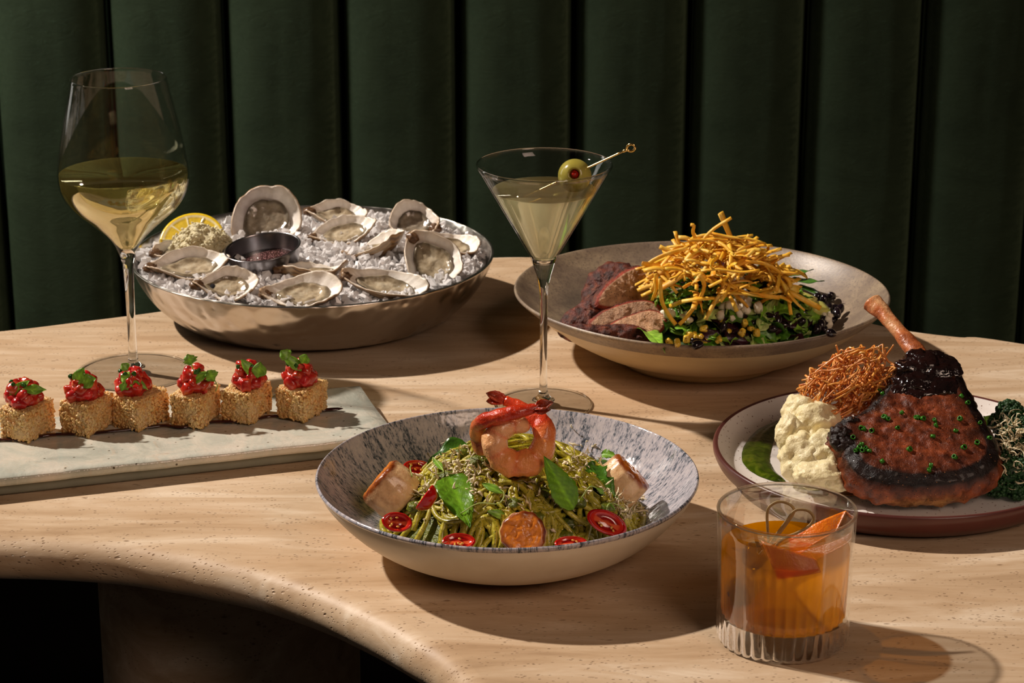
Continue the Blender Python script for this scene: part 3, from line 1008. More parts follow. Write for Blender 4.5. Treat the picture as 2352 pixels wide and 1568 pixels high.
# ------------------------------------------------------------------ oysters
def oyster_meshes(L, W, D, seed, round_=0.0, dark=0.0, narrow=0.45):
    rn = random.Random(int(seed * 100))
    nu, nv = 26, 84
    def outl(a):
        # hinge (narrow end) at a = pi; frilled outline
        c = math.cos(a)
        k = 1 - (narrow * (1 - round_)) * max(0, -c) ** 1.3
        w = 1 + 0.075 * nz((math.cos(a), math.sin(a), 0), 1.7, seed) + 0.018 * nz((math.cos(a), math.sin(a), 0), 9, seed) + 0.008 * nz((math.cos(a), math.sin(a), 0), 20, seed)
        return Vector((L / 2 * c * (1 + 0.08 * max(0, -c)), W / 2 * math.sin(a) * k, 0)) * w
    V, F, C = [], [], []
    white = np.array(S(244, 238, 228)[:3]); cream = np.array(S(222, 204, 176)[:3]); tan = np.array(S(176, 138, 92)[:3])
    brown = np.array(S(96, 70, 48)[:3]); grey = np.array(S(176, 164, 168)[:3]); viol = np.array(S(120, 100, 112)[:3])
    def pt(u, a, side):
        o = outl(a)
        rim_z = 0.0022 * math.sin(a * 3 + seed) + 0.0016 * nz((math.cos(a) * 2, math.sin(a) * 2, seed), 2.6, seed)
        lift = 0.0035 * max(0, math.cos(a)) ** 2
        if side == 0:     # inner cup
            z = -D * (1 - u ** 2.6) + (rim_z + lift) * u ** 3
            return (o.x * u, o.y * u, z)
        ridge = 1 + 0.05 * math.sin(u * 46 + 3 * nz((math.cos(a), math.sin(a), u), 3, seed)) * (1 if u < .98 else 0)
        z = -(D + 0.0028) * (1 - u ** 2.2) * ridge - 0.0016 * (1 - u ** 8) + (rim_z + lift) * u ** 3
        q = 1.03 - 0.03 * (1 - u)
        return (o.x * u * q * (1 + 0.02 * ridge), o.y * u * q * (1 + .02 * ridge), z - 0.0006)
    V.append(pt(0, 0, 0)); C.append(white)
    for side in (0, 1):
        us = [i / nu for i in range(1, nu + 1)] if side == 0 else [i / nu for i in range(nu, 0, -1)]
        for u in us:
            for j in range(nv):
                a = 2 * PI * j / nv
                p = pt(u, a, side)
                V.append(p)
                hinge = max(0, -math.cos(a)) ** 6
                n1 = nz((p[0], p[1], 0), 120, seed)
                if side == 0:
                    c = white * 1.0
                    c = c * (1 - 0.35 * max(0, n1)) + grey * 0.35 * max(0, n1)
                    e = max(0, (u - 0.86) / 0.14)
                    c = c * (1 - e * .45) + cream * e * .45
                    c = c * (1 - hinge * u ** 3 * .8) + tan * hinge * u ** 3 * .8
                    if dark: 
                        dk = dark * max(0, math.sin(a)) * max(0, min(1, (u - .45) / .3))
                        c = c * (1 - dk) + viol * dk
                else:
                    k = 0.5 + 0.5 * math.sin(u * 46 + 3 * n1)
                    c = tan * k + brown * (1 - k)
                    c = c * 0.6 + cream * 0.4 if nz((p[0], p[1], p[2]), 90, seed + 2) > 0.1 else c
                    c = c * (1 - hinge * .6) + brown * hinge * .6
                C.append(c)
    V.append(pt(0, 0, 1)); C.append(brown)
    last = len(V) - 1
    rows = 2 * nu
    for j in range(nv):
        F.append((0, 1 + j, 1 + (j + 1) % nv))
        b = 1 + (rows - 1) * nv
        F.append((b + j, last, b + (j + 1) % nv))
    for i in range(rows - 1):
        for j in range(nv):
            a = 1 + i * nv + j; b = 1 + i * nv + (j + 1) % nv
            F.append((a, a + nv, b + nv, b))
    shell = MB().add(V, F, np.array(C))
    # flesh: folded mantle lying in the cup
    V, F, C = [], [], []
    nu2, nv2 = 22, 60
    V.append((0.04 * L, 0, -D * 0.62)); C.append((1, 1, 1))
    for i in range(1, nu2 + 1):
        u = i / nu2
        for j in range(nv2):
            a = 2 * PI * j / nv2
            o = outl(a) * 0.70 * (1 + 0.06 * nz((math.cos(a) * 1.5, math.sin(a) * 1.5, 5), 2, seed))
            x, y = o.x * u + 0.05 * L * (1 - u), o.y * u
            edge = -D * (1 - (0.80 * u) ** 2.6)
            z = edge + D * 0.38 * (1 - u ** 3) + 0.0010 * math.sin(9 * u + 4 * nz((x, y, 0), 60, seed)) * u + 0.0007 * fbm((x, y, 0), 150, seed)
            if u > 0.97: z = edge - 0.0008
            V.append((x, y, z))
            f = 1 - 0.55 * max(0, min(1, (u - 0.74) / 0.14)) * (1 - 0.5 * max(0, (u - 0.92) / .08))
            f *= 1 - 0.35 * max(0, nz((x, y, 1), 140, seed))
            cc = np.array((1, 0.97, 0.9)) * f
            if dark: cc = cc * (0.62, .62, .66)
            C.append(cc)
    for j in range(nv2):
        F.append((0, 1 + j, 1 + (j + 1) % nv2))
    for i in range(nu2 - 1):
        for j in range(nv2):
            a = 1 + i * nv2 + j; b = 1 + i * nv2 + (j + 1) % nv2
            F.append((a, a + nv2, b + nv2, b))
    meat = MB().add(V, F, np.array(C))
    # hinge knob of layered shell
    hv, hf = blob(3, (0.0055, 0.0048, 0.0035), 0.35, 2.2, seed)
    hv = hv + np.array([-L / 2 * 1.0, 0, -0.0035])
    hc = np.array([brown * (0.7 + 0.6 * abs(math.sin(p[2] * 1500))) for p in hv])
    knob = MB().add(hv, hf, hc)
    return shell, meat, knob
OYS = [  # px, py, lift, length, width, depth, yaw(deg), tilt to camera, roll, seed, kwargs, label
    (610, 500, .018, .058, .056, .0130, 50, 52, 0, 1.0, dict(round_=.6, dark=.5), 'large round oyster with a violet inner edge, propped up behind the sauce cup'),
    (776, 488, .010, .050, .036, .0085, -8, 22, 4, 2.0, dict(), 'oyster at the back centre near the rim, hinge to the left'),
    (788, 526, .010, .055, .036, .0085, 10, 20, -6, 3.0, dict(), 'oyster just in front of the back centre one, darker flesh'),
    (950, 504, .012, .040, .040, .0105, 160, 34, 0, 4.0, dict(round_=.5, dark=.25), 'small deep oyster at the back right with a dark frill'),
    (860, 556, .008, .054, .030, .0080, 24, -4, -16, 5.0, dict(), 'narrow oyster seen from its side with a brown shell, left of the tall one'),
    (1034, 556, .008, .050, .034, .0080, -14, 16, 4, 6.0, dict(), 'oyster at the far right edge of the ice'),
    (993, 592, .014, .054, .044, .0105, -52, 44, 0, 7.0, dict(), 'tall oyster standing with its hinge up on the right of the bowl'),
    (718, 612, .007, .056, .026, .0070, -7, -6, 0, 8.0, dict(), 'thin oyster lying edge-on right in front of the sauce cup'),
    (435, 602, .010, .064, .036, .0095, 5, 22, 0, 9.0, dict(), 'long oyster at the far left in front of the horseradish'),
    (522, 650, .008, .048, .036, .0080, 4, 26, 6, 10.0, dict(narrow=.7), 'oyster with a black spot at the front left'),
    (697, 664, .008, .060, .040, .0085, 4, 24, 0, 11.0, dict(), 'plump oyster at the very front of the bowl'),
    (887, 646, .010, .066, .034, .0090, -12, 22, 6, 12.0, dict(), 'long oyster at the front right with a ribbed brown hinge'),
    (418, 570, .004, .044, .034, .0080, 6, 14, 0, 13.0, dict(), 'oyster mostly hidden under the grated horseradish'),
]
for (px, py, lift, L, W, D, yaw, tilt, roll, seed, kw, lab) in OYS:
    p = at(px, py, 0.056)
    z = ice_z(p) + 0.004 + lift * 0.75
    p = at(px, py, z)
    sh, me, kn = oyster_meshes(L, W, D, seed, **kw)
    M = Matrix.Rotation(R(tilt), 4, 'X') @ Matrix.Rotation(R(roll), 4, 'Y') @ Matrix.Rotation(R(yaw), 4, 'Z')
    t = thing('oyster', lab, 'oyster', p, M.to_euler(), 'oysters on the crushed ice')
    obj('shell', sh, t, mats='oyster_shell')
    obj('flesh', me, t, mats='oyster_meat')
    obj('hinge', kn, t, mats='oyster_shell')
    if seed == 10.0:
        v, f = blob(2, (0.0028, 0.0034, 0.0012), 0.2, 2, 3)
        v = v + np.array([-0.012, 0.001, -D * 0.62])
        q = obj('dark_spot', MB().add(v, f, (0.03, 0.03, 0.035)), t, mats='oyster_shell'); q['label'] = 'blue-black muscle scar'

# sauce cup
p = at(611, 570, 0.066)
cup = thing('sauce_cup', 'small steel cup of red mignonette sauce sunk in the ice', 'cup', (p.x, p.y, 0.043), (R(6), R(-6), 0))
k = 0.0310
cupo = sprof([(0, 0.0), (0.024, 0.0), (0.0252, 0.0012), (0.0275, 0.010), (0.0300, 0.0215), (k, 0.0245), (k + .0004, 0.0252), (k - .0004, 0.0256), (k - 0.0012, 0.0250), (0.0290, 0.0215), (0.0265, 0.010), (0.0245, 0.002), (0, 0.0016)], 3)
obj('cup_body', MB().add(*lathe(cupo, 96)), cup, mats='steel')
sv, sf = lathe([(0, 0.0125), (0.0200, 0.0125), (0.0268, 0.0122), (0.026, 0.009), (0, 0.009)], 64)
sc_ = obj('mignonette_sauce', MB().add(sv, sf), mats='mignonette')
sc_.location = cup.location; sc_.rotation_euler = cup.rotation_euler
tag(sc_, 'dark red shallot mignonette in the small steel cup', 'sauce')

# lemon wedge
def lemon():
    mb = MB()
    R0, th = 0.0275, 0.011
    yel = np.array(S(236, 200, 40)[:3]); pith = np.array(S(244, 234, 190)[:3]); fl_ = np.array(S(240, 206, 70)[:3])
    nr_, na_ = 18, 97
    V, C = [], []
    for side in (0, 1):
        for i in range(nr_ + 1):
            r = R0 * i / nr_
            for j in range(na_):
                a = PI * j / (na_ - 1)
                seg = abs(((a / (PI / 5)) % 1.0) - 0.5) * 2     # 1 at membranes
                u = i / nr_
                if u > 0.93: c = yel
                elif u > 0.85: c = pith
                elif seg > 0.9 or u < 0.1: c = pith
                else: c = fl_ * (0.9 + 0.15 * nz((r, a, 0), 60))
                dz = -0.0007 if (c is not yel and c is not pith) else 0
                V.append((r * math.cos(a), r * math.sin(a), (th / 2 + dz) * (1 if side == 0 else -1)))
                C.append(c)
    F = []
    m = (nr_ + 1) * na_
    for i in range(nr_):
        for j in range(na_ - 1):
            a = i * na_ + j
            F.append((a, a + na_, a + na_ + 1, a + 1)); F.append((m + a, m + a + 1, m + a + na_ + 1, m + a + na_))
    for j in range(na_ - 1):
        a = nr_ * na_ + j
        F.append((a, m + a, m + a + 1, a + 1))
    for i in range(nr_):
        for j in (0, na_ - 1):
            a = i * na_ + j; b = (i + 1) * na_ + j
            F.append((a, m + a, m + b, b))
    return mb.add(V, F, np.array(C))
p = at(441, 556, 0.052)
lw = obj('lemon_slice', lemon(), mats='citrus')
lw.location = (p.x, p.y + 0.006, p.z - .003)
lw.rotation_euler = (R(40), 0, R(-4))
tag(lw, 'half slice of lemon standing in the ice behind the horseradish', 'lemon')
# grated horseradish
mb = MB()
v, f = blob(5, (0.0215, 0.0165, 0.0170), 0.22, 1.6, 4, 4)
v = np.array([(q[0] * (1.15 - 9 * max(0, q[2])) , q[1] * (1.1 - 7 * max(0, q[2])), q[2] * 1.05) if q[2] > 0 else q for q in v])
mb.add(v, f)
rn = random.Random(5)
for k in range(700):
    q = v[rn.randrange(len(v))]
    s = rn.uniform(0.0007, 0.0016)
    iv2, if2 = ico(1)
    mb.add(xf(iv2, TRS(tuple(q * 1.01), (rn.uniform(0, 6), rn.uniform(0, 6), 0), (s * 1.6, s, s * .7))), if2)
p = at(466, 560, 0.064)
hr = obj('grated_horseradish', mb, mats='horseradish')
hr.location = (p.x, p.y, p.z - 0.003)
tag(hr, 'fluffy mound of grated horseradish beside the lemon slice', 'horseradish')

# ------------------------------------------------------------------ olive and its pick
MT['olive'] = quick('olive_skin', [S(150, 138, 52), S(184, 172, 84)], 60, rough=0.22, coat=0.4, sss=0.15, sssr=(1, .9, .3), sscale=0.003)
MT['pimento'] = quick('pimento', [S(140, 18, 8), S(186, 36, 14)], 200, rough=0.3)
pt_end = aty(1441, 343, MG[1] - 0.020)
pt_in = Vector((MG[0] - 0.019, MG[1] + 0.006, 0.1560))
pick = thing('cocktail_pick', 'gold cocktail pick through the olive, resting on the martini glass rim', 'cocktail pick', (0, 0, 0))
d = (pt_end - pt_in).normalized()
ok_ = [pt_in + (pt_end - pt_in) * t for t in np.linspace(0, 1, 12)]
obj('shaft', MB().add(*tube(ok_, [0.0002] + [0.00065] * 11, 10)), pick, mats='gold')
side = d.cross(Vector((0, 1, 0))).normalized()
loop = [pt_end + d * (0.0030 * (1 - math.cos(a)) ) + side * 0.0026 * math.sin(a) for a in np.linspace(0, 2 * PI, 25)]
obj('loop', MB().add(*tube(loop, 0.0009, 8, cap=False)), pick, mats='gold')
obj('collar', MB().add(*tube([pt_end - d * 0.004, pt_end - d * 0.003, pt_end], [0.0008, 0.0011, 0.0011], 12)), pick, mats='gold')
tt_ = 0.0
oc = aty(1320, 403, 1.6395)
# the olive sits on the pick line
s_ = (oc - pt_in).dot(d)
oc = pt_in + d * s_ * 1.0
ol = thing('olive', 'green olive with red pimento on the gold pick in the martini', 'olive', aty(1320, 403, oc.y))
v, f = lathe(sprof([(0.0034, 0.0098), (0.0046, 0.0112), (0.0085, 0.0088), (0.0116, 0.0030), (0.0118, -0.003), (0.0090, -0.0095), (0.004, -0.0122), (0, -0.0125)], 5), 48)
v2, f2 = lathe([(0.0034, 0.0098), (0.003, 0.004), (0, 0.003)], 48)
Mo = Vector((-0.05, -0.86, 0.32)).to_track_quat('Z', 'Y').to_matrix().to_4x4()
obj('olive_body', MB().add(xf(v, Mo), f).add(xf(v2, Mo), f2), ol, mats='olive')
v, f = blob(3, (0.0036, 0.0034, 0.0060), 0.15, 2, 8)
obj('pimento', MB().add(xf(v + np.array([0, 0, 0.0055]), Mo), f), ol, mats='pimento')

# ------------------------------------------------------------------ cocktail garnishes in the tumbler
MT['orange_peel'] = quick('orange_peel', [S(226, 104, 6), S(240, 136, 20)], 260, rough=0.35, vcol=True, bumps=[('v', 900, 0.3, 0.0006)], sss=0.2, sssr=(1, .5, .1), sscale=0.002)
MT['bamboo'] = quick('bamboo', [S(150, 122, 78), S(192, 164, 112)], 200, rough=0.45, stretch=(1, 1, 1))
MT['cherry'] = quick('dark_cherry', [S(40, 8, 8), S(66, 14, 12)], 80, rough=0.15, coat=0.6)
def peel(name, quad, lab, bend, thick=0.0017):
    """strip of peel bounded by four corner points (Vectors), bulging by bend along its normal"""
    a, b, c, d_ = quad
    n = (b - a).cross(d_ - a).normalized()
    if n.y > 0: n = -n
    nu_, nv_ = 16, 10
    V, C = [], []
    for s in (1, -1):
        for i in range(nu_ + 1):
            for j in range(nv_ + 1):
                u, w = i / nu_, j / nv_
                p = (a * (1 - u) + b * u) * (1 - w) + (d_ * (1 - u) + c * u) * w
                p = p + n * (bend * math.sin(PI * u) + (thick / 2 if s > 0 else -thick / 2))
                V.append(p); C.append((1, 1, 1) if s > 0 else (1.0, 1.7, 6.0))
    m, r_ = (nu_ + 1) * (nv_ + 1), nv_ + 1
    F = []
    for i in range(nu_):
        for j in range(nv_):
            q = i * r_ + j
            F.append((q, q + r_, q + r_ + 1, q + 1)); F.append((m + q, m + q + 1, m + q + r_ + 1, m + q + r_))
    for i in range(nu_):
        for j in (0, nv_):
            q = i * r_ + j; F.append((q, m + q, m + q + r_, q + r_))
    for j in range(nv_):
        for i in (0, nu_):
            q = i * r_ + j; F.append((q, q + 1, m + q + 1, m + q))
    o = obj(name, MB().add(V, F, np.array(C)), mats='orange_peel')
    return tag(o, lab, 'orange peel')
yc = RG[1]
peel('orange_peel', [aty(1748, 1241, yc - 0.027), aty(1873, 1283, yc - 0.029), aty(1886, 1314, yc - 0.033), aty(1787, 1330, yc - 0.034)], 'dark orange peel strip at the front of the tumbler, half sunk in the drink', 0.002)
peel('orange_peel', [aty(1812, 1238, yc + 0.012), aty(1944, 1173, yc + 0.014), aty(1920, 1222, yc + 0.006), aty(1818, 1290, yc + 0.002)], 'lighter orange peel strip sticking up at the back of the tumbler', 0.003)
def pickloop(pts, w, lab, grp=None):
    V, F = tube(smooth_prof(pts, 5), w, 8, flat=0.42, up=(0, -1, 0.3))
    return V, F
base = Vector((RG[0] - 0.012, RG[1] + 0.002, 0.052))
def garnish_pick(loop_px, y, low, lab):
    t = thing('bamboo_pick', lab, 'cocktail pick', (0, 0, 0), group='bamboo picks in the tumbler')
    pts = [low] + [aty(px, py, y) for (px, py) in loop_px]
    V, F = pickloop(pts, 0.00085, lab)
    obj('loop', MB().add(V, F), t, mats='bamboo')
    return t
low1 = aty(1722, 1330, yc + 0.004)
t1 = garnish_pick([(1765, 1238), (1763, 1210), (1762, 1180), (1768, 1163), (1788, 1152), (1812, 1157), (1824, 1172), (1812, 1195), (1790, 1225), (1768, 1255), (1740, 1292), (1724, 1325)], yc + 0.002, aty(1764, 1262, yc + .002), 'bamboo pick with the taller bent loop, standing in the tumbler')
t2 = garnish_pick([(1775, 1262), (1800, 1236), (1830, 1224), (1858, 1208), (1869, 1190), (1858, 1174), (1838, 1170), (1822, 1176), (1800, 1205), (1778, 1235), (1752, 1275), (1738, 1296)], yc - 0.001, aty(1760, 1285, yc - .001), 'bamboo pick with the lower loop leaning right in the tumbler')
kv, kf = blob(2, (0.0034, 0.0026, 0.0030), 0.12, 2, 1)
kn = obj('knot', MB().add(kv + np.array(aty(1752, 1272, yc - 0.002)), kf), t1, mats='bamboo')
v, f = blob(4, (0.0085, 0.0085, 0.0095), 0.06, 1.4, 2)
ch = obj('cherry', MB().add(v, f), mats='cherry')
ch.location = (RG[0] - 0.0255, RG[1] - 0.0095, 0.0335)
tag(ch, 'dark cherry sunk at the left side of the amber cocktail', 'cherry')
v, f = blob(4, (0.0078, 0.0078, 0.0085), 0.06, 1.4, 5)
ch = obj('cherry', MB().add(v, f), mats='cherry')
ch.location = (RG[0] - 0.0175, RG[1] + 0.0015, 0.0510)
tag(ch, 'dark cherry at the surface of the cocktail, above the sunken one', 'cherry')
# ------------------------------------------------------------------ crispy rice bites
MT['rice'] = quick('fried_rice_grain', [S(212, 154, 90), S(230, 184, 120), S(240, 206, 152)], 70, rough=0.32, vcol=True, sss=0.35, sssr=(1, .65, .3), sscale=0.003, bumps=[('n', 500, 0.2, 0.0005)])
MT['tuna'] = quick('raw_tuna', [S(160, 16, 16), S(192, 36, 30), S(214, 92, 62)], 170, rough=0.22, vcol=True, coat=0.35, sss=0.4, sssr=(1, .3, .15), sscale=0.004, bumps=[('n', 300, 0.35, 0.001)])
MT['leaf_green'] = quick('fresh_leaf', [S(104, 156, 38), S(148, 190, 70)], 90, rough=0.38, vcol=True, translucent=0.22, bumps=[('n', 350, 0.3, 0.0006)])
MT['leaf_pale'] = quick('pale_leaf', [S(150, 178, 92), S(194, 208, 138)], 80, rough=0.36, vcol=True, translucent=0.2, bumps=[('n', 350, 0.3, 0.0006)])
MT['basil'] = quick('basil_leaf', [S(84, 134, 24), S(124, 168, 46)], 90, rough=0.30, vcol=True, translucent=0.18, bumps=[('n', 260, 0.45, 0.0010)])
MT['dark_green'] = quick('dark_green_leaf', [S(48, 92, 20), S(82, 128, 36)], 90, rough=0.32, vcol=True, translucent=0.12, bumps=[('n', 260, 0.4, 0.0010)])
MT['purple_leaf'] = quick('purple_lettuce', [S(36, 12, 22), S(64, 26, 40)], 70, rough=0.28, vcol=True, translucent=0.08, bumps=[('n', 200, 0.5, 0.0012)])
MT['drizzle'] = quick('dark_drizzle', [S(40, 12, 10), S(64, 22, 16)], 60, rough=0.08, coat=0.5)
def cotyl(px_base, px_tip, y, w, mat_factor=1.0, ydel=0.0, **kw):
    """leaf spanning two picture points at a given distance"""
    a = aty(px_base[0], px_base[1], y); b = aty(px_tip[0], px_tip[1], y + ydel)
    L = (b - a).length
    v, f, c = leaf(L, w, **kw)
    M = frame(a, b - a, Vector((0.25, -0.8, 0.55)))
    return xf(v, M), f, c * mat_factor

HB = 0.0235
def rice_block(hx, hy, hz, seed):
    rn = random.Random(seed)
    mb = MB()
    v, f = rbox(hx - 0.0004, hy - 0.0004, hz - 0.0004, 0.003, 6)
    v = np.array([q * (1 + 0.05 * fbm(q, 90, seed)) for q in v]); v[:, 2] += hz
    mb.add(v, f, (0.95, 0.9, 0.82))
    gv, gf = ico(1)
    n = 1250
    for k in range(n):
        ax = rn.choices([0, 1, 2], [hy * hz, hx * hz, hx * hy])[0]
        q = [rn.uniform(-1, 1) for _ in range(3)]
        q[ax] = 1 if ax == 2 and rn.random() < 0.9 else rn.choice((-1, 1))
        p = np.array([q[0] * hx, q[1] * hy, q[2] * hz])
        # round the corners and leave hollows
        e = sum(1 for t in q if abs(t) > 0.88)
        if e > 1: p *= 0.965
        p *= 0.975 + 0.05 * fbm(p, 100, seed + 3)
        p[2] += hz
        if p[2] < 0.0008: p[2] = 0.0008
        s = rn.uniform(0.85, 1.15)
        c = np.array((1.0, rn.uniform(0.92, 1.02), rn.uniform(0.84, 1.0))) * rn.uniform(0.94, 1.06)
        if rn.random() < 0.05: c = c * (0.80, .62, .45)
        an = rn.uniform(0, 6)
        if ax == 2: RM = Matrix.Rotation(an, 4, 'Z')
        elif ax == 0: RM = Matrix.Rotation(an, 4, 'X') @ Matrix.Rotation(PI / 2, 4, 'Z')
        else: RM = Matrix.Rotation(an, 4, 'Y')
        RM = RM @ Matrix.Rotation(rn.uniform(-.35, .35), 4, 'Y') @ Matrix.Rotation(rn.uniform(-.35, .35), 4, 'Z')
        mb.add(xf(gv, Matrix.Translation(tuple(p)) @ RM @ Matrix.Diagonal((0.0021 * s, 0.00105 * s, 0.00100 * s, 1))), gf, c)
    return mb
def dice_mesh(s, seed):
    v, f = rbox(s, s * 0.85, s * 0.8, s * 0.6, 4)
    return np.array([q * (1 + 0.22 * fbm(q, 1.0 / s * 0.8, seed)) for q in v]), f
BITES = [  # px of the near bottom corner, py ; yaw ; tuna centre px ; size ; label
    ((66, 1018), -24, (54, 930), 'rice bite at the far left end of the row, long-stalked leaf sprig on top', 11),
    ((203, 1004), -26, (192, 912), 'second rice bite from the left, two plain oval leaves and a pink stem', 12),
    ((318, 992), -34, (306, 905), 'third rice bite from the left, with a curled herb sprig', 13),
    ((462, 985), -18, (447, 884), 'fourth rice bite from the left, frilly leaf standing on a thin stem', 14),
    ((575, 976), -22, (571, 880), 'fifth rice bite from the left, two pale upright leaves and a chili dice', 15),
    ((700, 971), -26, (688, 868), 'rice bite at the right end of the row, nearest the platter end', 16),
]
LEAVES = {
 11: [((22, 909), (66, 873), .006), ((50, 895), (106, 893), .006)],
 12: [((172, 885), (192, 845), .008), ((180, 882), (220, 868), .009)],
 13: [((340, 895), (292, 856), .004), ((300, 872), (277, 862), .008), ((294, 850), (280, 834), .006), ((325, 890), (290, 872), .005), ((288, 878), (280, 900), .006)],
 14: [((440, 838), (432, 813), .009), ((428, 882), (480, 852), .006), ((478, 850), (494, 876), .009)],
 15: [((590, 868), (556, 824), .007), ((592, 868), (599, 832), .009)],
 16: [((696, 852), (650, 812), .007), ((664, 824), (646, 804), .009), ((694, 835), (704, 814), .007)],
}
plz = 0.0155
for (px, py), yaw, (tx, ty), lab, seed in BITES:
    rn = random.Random(seed)
    hx, hy, hz = 0.0118, 0.0165, 0.0115
    c = at(px, py, plz)
    a = R(yaw)
    # the near corner is (+hx, -hy) turned by yaw
    off = Vector((hx * math.cos(a) + hy * math.sin(a), hx * math.sin(a) - hy * math.cos(a), 0)) * 0.93
    o = c - off
    t = thing('crispy_rice_bite', lab, 'rice bite', (o.x, o.y, plz), (0, 0, a), 'crispy rice bites on the platter')
    obj('rice_block', rice_block(hx, hy, hz, seed), t, mats='rice')
    iM = (Matrix.Translation(o.xyz if False else Vector((o.x, o.y, plz))) @ Matrix.Rotation(a, 4, 'Z')).inverted()
    # tuna pile
    tc = iM @ aty(tx, ty, o.y - 0.001)
    tc.y = max(-0.006, min(0.004, tc.y)); tc.x = max(-.004, min(.004, tc.x))
    core, cf = blob(3, (0.0115, 0.0125, 0.0085), 0.18, 1.7, seed)
    core = core + np.array([tc.x, tc.y, 2 * hz + 0.0055])
    obj('tuna_mound', MB().add(core, cf, (0.8, 0.7, 0.7)), t, mats='tuna')
    for k in range(20):
        lvl = k / 19
        rr_ = 0.0105 * math.sqrt(1 - lvl * 0.85) * (1 if k % 4 else 0.6)
        an = k * 2.399 + rn.uniform(-.3, .3)
        s = rn.uniform(0.0038, 0.0052)
        v, f = dice_mesh(s, seed + k)
        M = TRS((tc.x + rr_ * math.cos(an), tc.y + rr_ * 1.05 * math.sin(an), 2 * hz + 0.0030 + 0.0115 * lvl), (rn.uniform(0, 6), rn.uniform(0, 6), rn.uniform(0, 6)))
        cc = np.array((1, rn.uniform(.7, 2.0), rn.uniform(.7, 1.5))) * rn.uniform(.8, 1.1)
        obj('tuna_dice', MB().add(xf(v, M), f, cc), t, mats='tuna')
    for k in range(3):
        v, f = dice_mesh(0.0017, seed * 3 + k)
        an = rn.uniform(0, 6)
        M = TRS((tc.x + 0.006 * math.cos(an), tc.y - 0.005 + 0.003 * math.sin(an), 2 * hz + 0.0165), (rn.uniform(0, 6), rn.uniform(0, 6), 0))
        q = obj('chili_dice', MB().add(xf(v, M), f, (0.35, 0.55, 0.35)), t, mats='dark_green'); q['label'] = 'small green chili dice'
    yy = o.y - 0.009
    mg_ = None
    for k, (b0, b1, w) in enumerate(LEAVES[seed]):
        v, f, cc = cotyl(b0, b1, yy - 0.001 * k, w * 1.35, rn.uniform(.9, 1.15), nu=10, nv=3, serr=0.3 if (seed in (14, 16) and w > .0085) else 0, sfreq=5, lob=0.15 if (seed in (14,) and k == 0) else 0, fold=.15, base=1.1)
        v = xf(v, iM)
        q = obj('leaf', MB().add(v, f, cc), t, mats='leaf_green')
    s0 = iM @ aty(LEAVES[seed][0][0][0], LEAVES[seed][0][0][1], yy)
    low = Vector((tc.x, tc.y - 0.004, 2 * hz + 0.014))
    midp = (s0 + low) / 2 + Vector((0.001, 0, 0))
    q = obj('stem', MB().add(*tube(smooth_prof([s0, midp, low], 5), 0.00045, 6), (1.2, 1.2, .8)), t, mats='leaf_pale')
    if seed == 12: q['label'] = 'pink stem'; q.data.materials[0] = quick('pink_stem', [S(190, 20, 90), S(214, 40, 110)], 50, rough=0.3)
    if seed == 14:
        s1 = iM @ aty(497, 880, yy)
        obj('stem', MB().add(*tube(smooth_prof([iM @ aty(490, 868, yy), iM @ aty(499, 885, yy), iM @ aty(495, 898, yy)], 5), 0.0004, 6), (1, 1, .8)), t, mats='leaf_pale')
# drizzle line
path = [(-60, 1012), (0, 1009), (60, 1008), (110, 998), (200, 994), (270, 988), (340, 980), (380, 976), (420, 980), (480, 968), (560, 966), (620, 955), (680, 956), (730, 943), (770, 939), (788, 938)]
pts = smooth_prof([at(px, py, 0.0166) for px, py in path], 6)
rad = [0.0021 + 0.0008 * nz((i * 0.1, 0, 0), 2.0) for i in range(len(pts))]
for i in range(5): rad[-1 - i] *= 0.25 + 0.18 * i
V, F = tube(pts, rad, 10, flat=0.42, up=(0, 0, 1))
dz = obj('sauce_drizzle', MB().add(V, F), mats='drizzle')
tag(dz, 'thin line of dark glossy sauce running under the rice bites', 'sauce')
# one more bite only just reaches the frame on the left
# ------------------------------------------------------------------ pesto pasta
MT['pesto_noodle'] = quick('pesto_noodle', [S(122, 116, 20), S(174, 162, 42), S(206, 190, 82)], 170, detail=5, rough=0.28, vcol=True, coat=0.35, sss=0.12, sssr=(1, .9, .3), sscale=0.002,
                           bumps=[('n', 800, 0.5, 0.0006)], spots=[(650, 0.16, S(54, 66, 10), 0.1)])
MT['pesto'] = quick('pesto_sauce', [S(52, 66, 8), S(92, 102, 18), S(124, 128, 34)], 220, rough=0.3, bumps=[('n', 450, 0.8, 0.0014)], coat=0.3)
MT['shrimp'] = quick('cooked_shrimp', [(0.82, 0.74, 0.66, 1), (1.0, 1.0, 1.0, 1), (1.12, 1.2, 1.25, 1)], 110, detail=6, rough=0.22, vcol=True, coat=0.3, sss=0.25, sssr=(1, .45, .25), sscale=0.004, bumps=[('n', 200, 0.8, 0.002), ('n', 700, .5, .0006)])
MT['sear'] = quick('seared_scallop', [(0.75, 0.62, 0.5, 1), (1.0, 1.0, 1.0, 1), (1.15, 1.2, 1.2, 1)], 170, detail=6, rough=0.25, vcol=True, coat=0.35, sss=0.2, sssr=(1, .6, .3), sscale=0.003, bumps=[('n', 420, 0.5, 0.0008)])
MT['tomato'] = quick('cherry_tomato', [(.8, .8, .8, 1), (1.15, 1.15, 1.15, 1)], 80, rough=0.15, vcol=True, coat=0.6, sss=0.2, sssr=(1, .2, .1), sscale=0.003, bumps=[('n', 160, 0.3, 0.0008)])
MT['parmesan'] = quick('parmesan_shaving', [S(232, 214, 170), S(246, 234, 204)], 200, rough=0.5, translucent=0.2)
PMX, PMY = 0.0005, 1.3830
def pdome(x, y, R0=0.079, top=0.0655, base=0.012):
    r = math.hypot(x - PMX, (y - PMY) * 1.05)
    return base + (top - base) * max(0.0, 1 - (r / R0) ** 2) ** 0.72
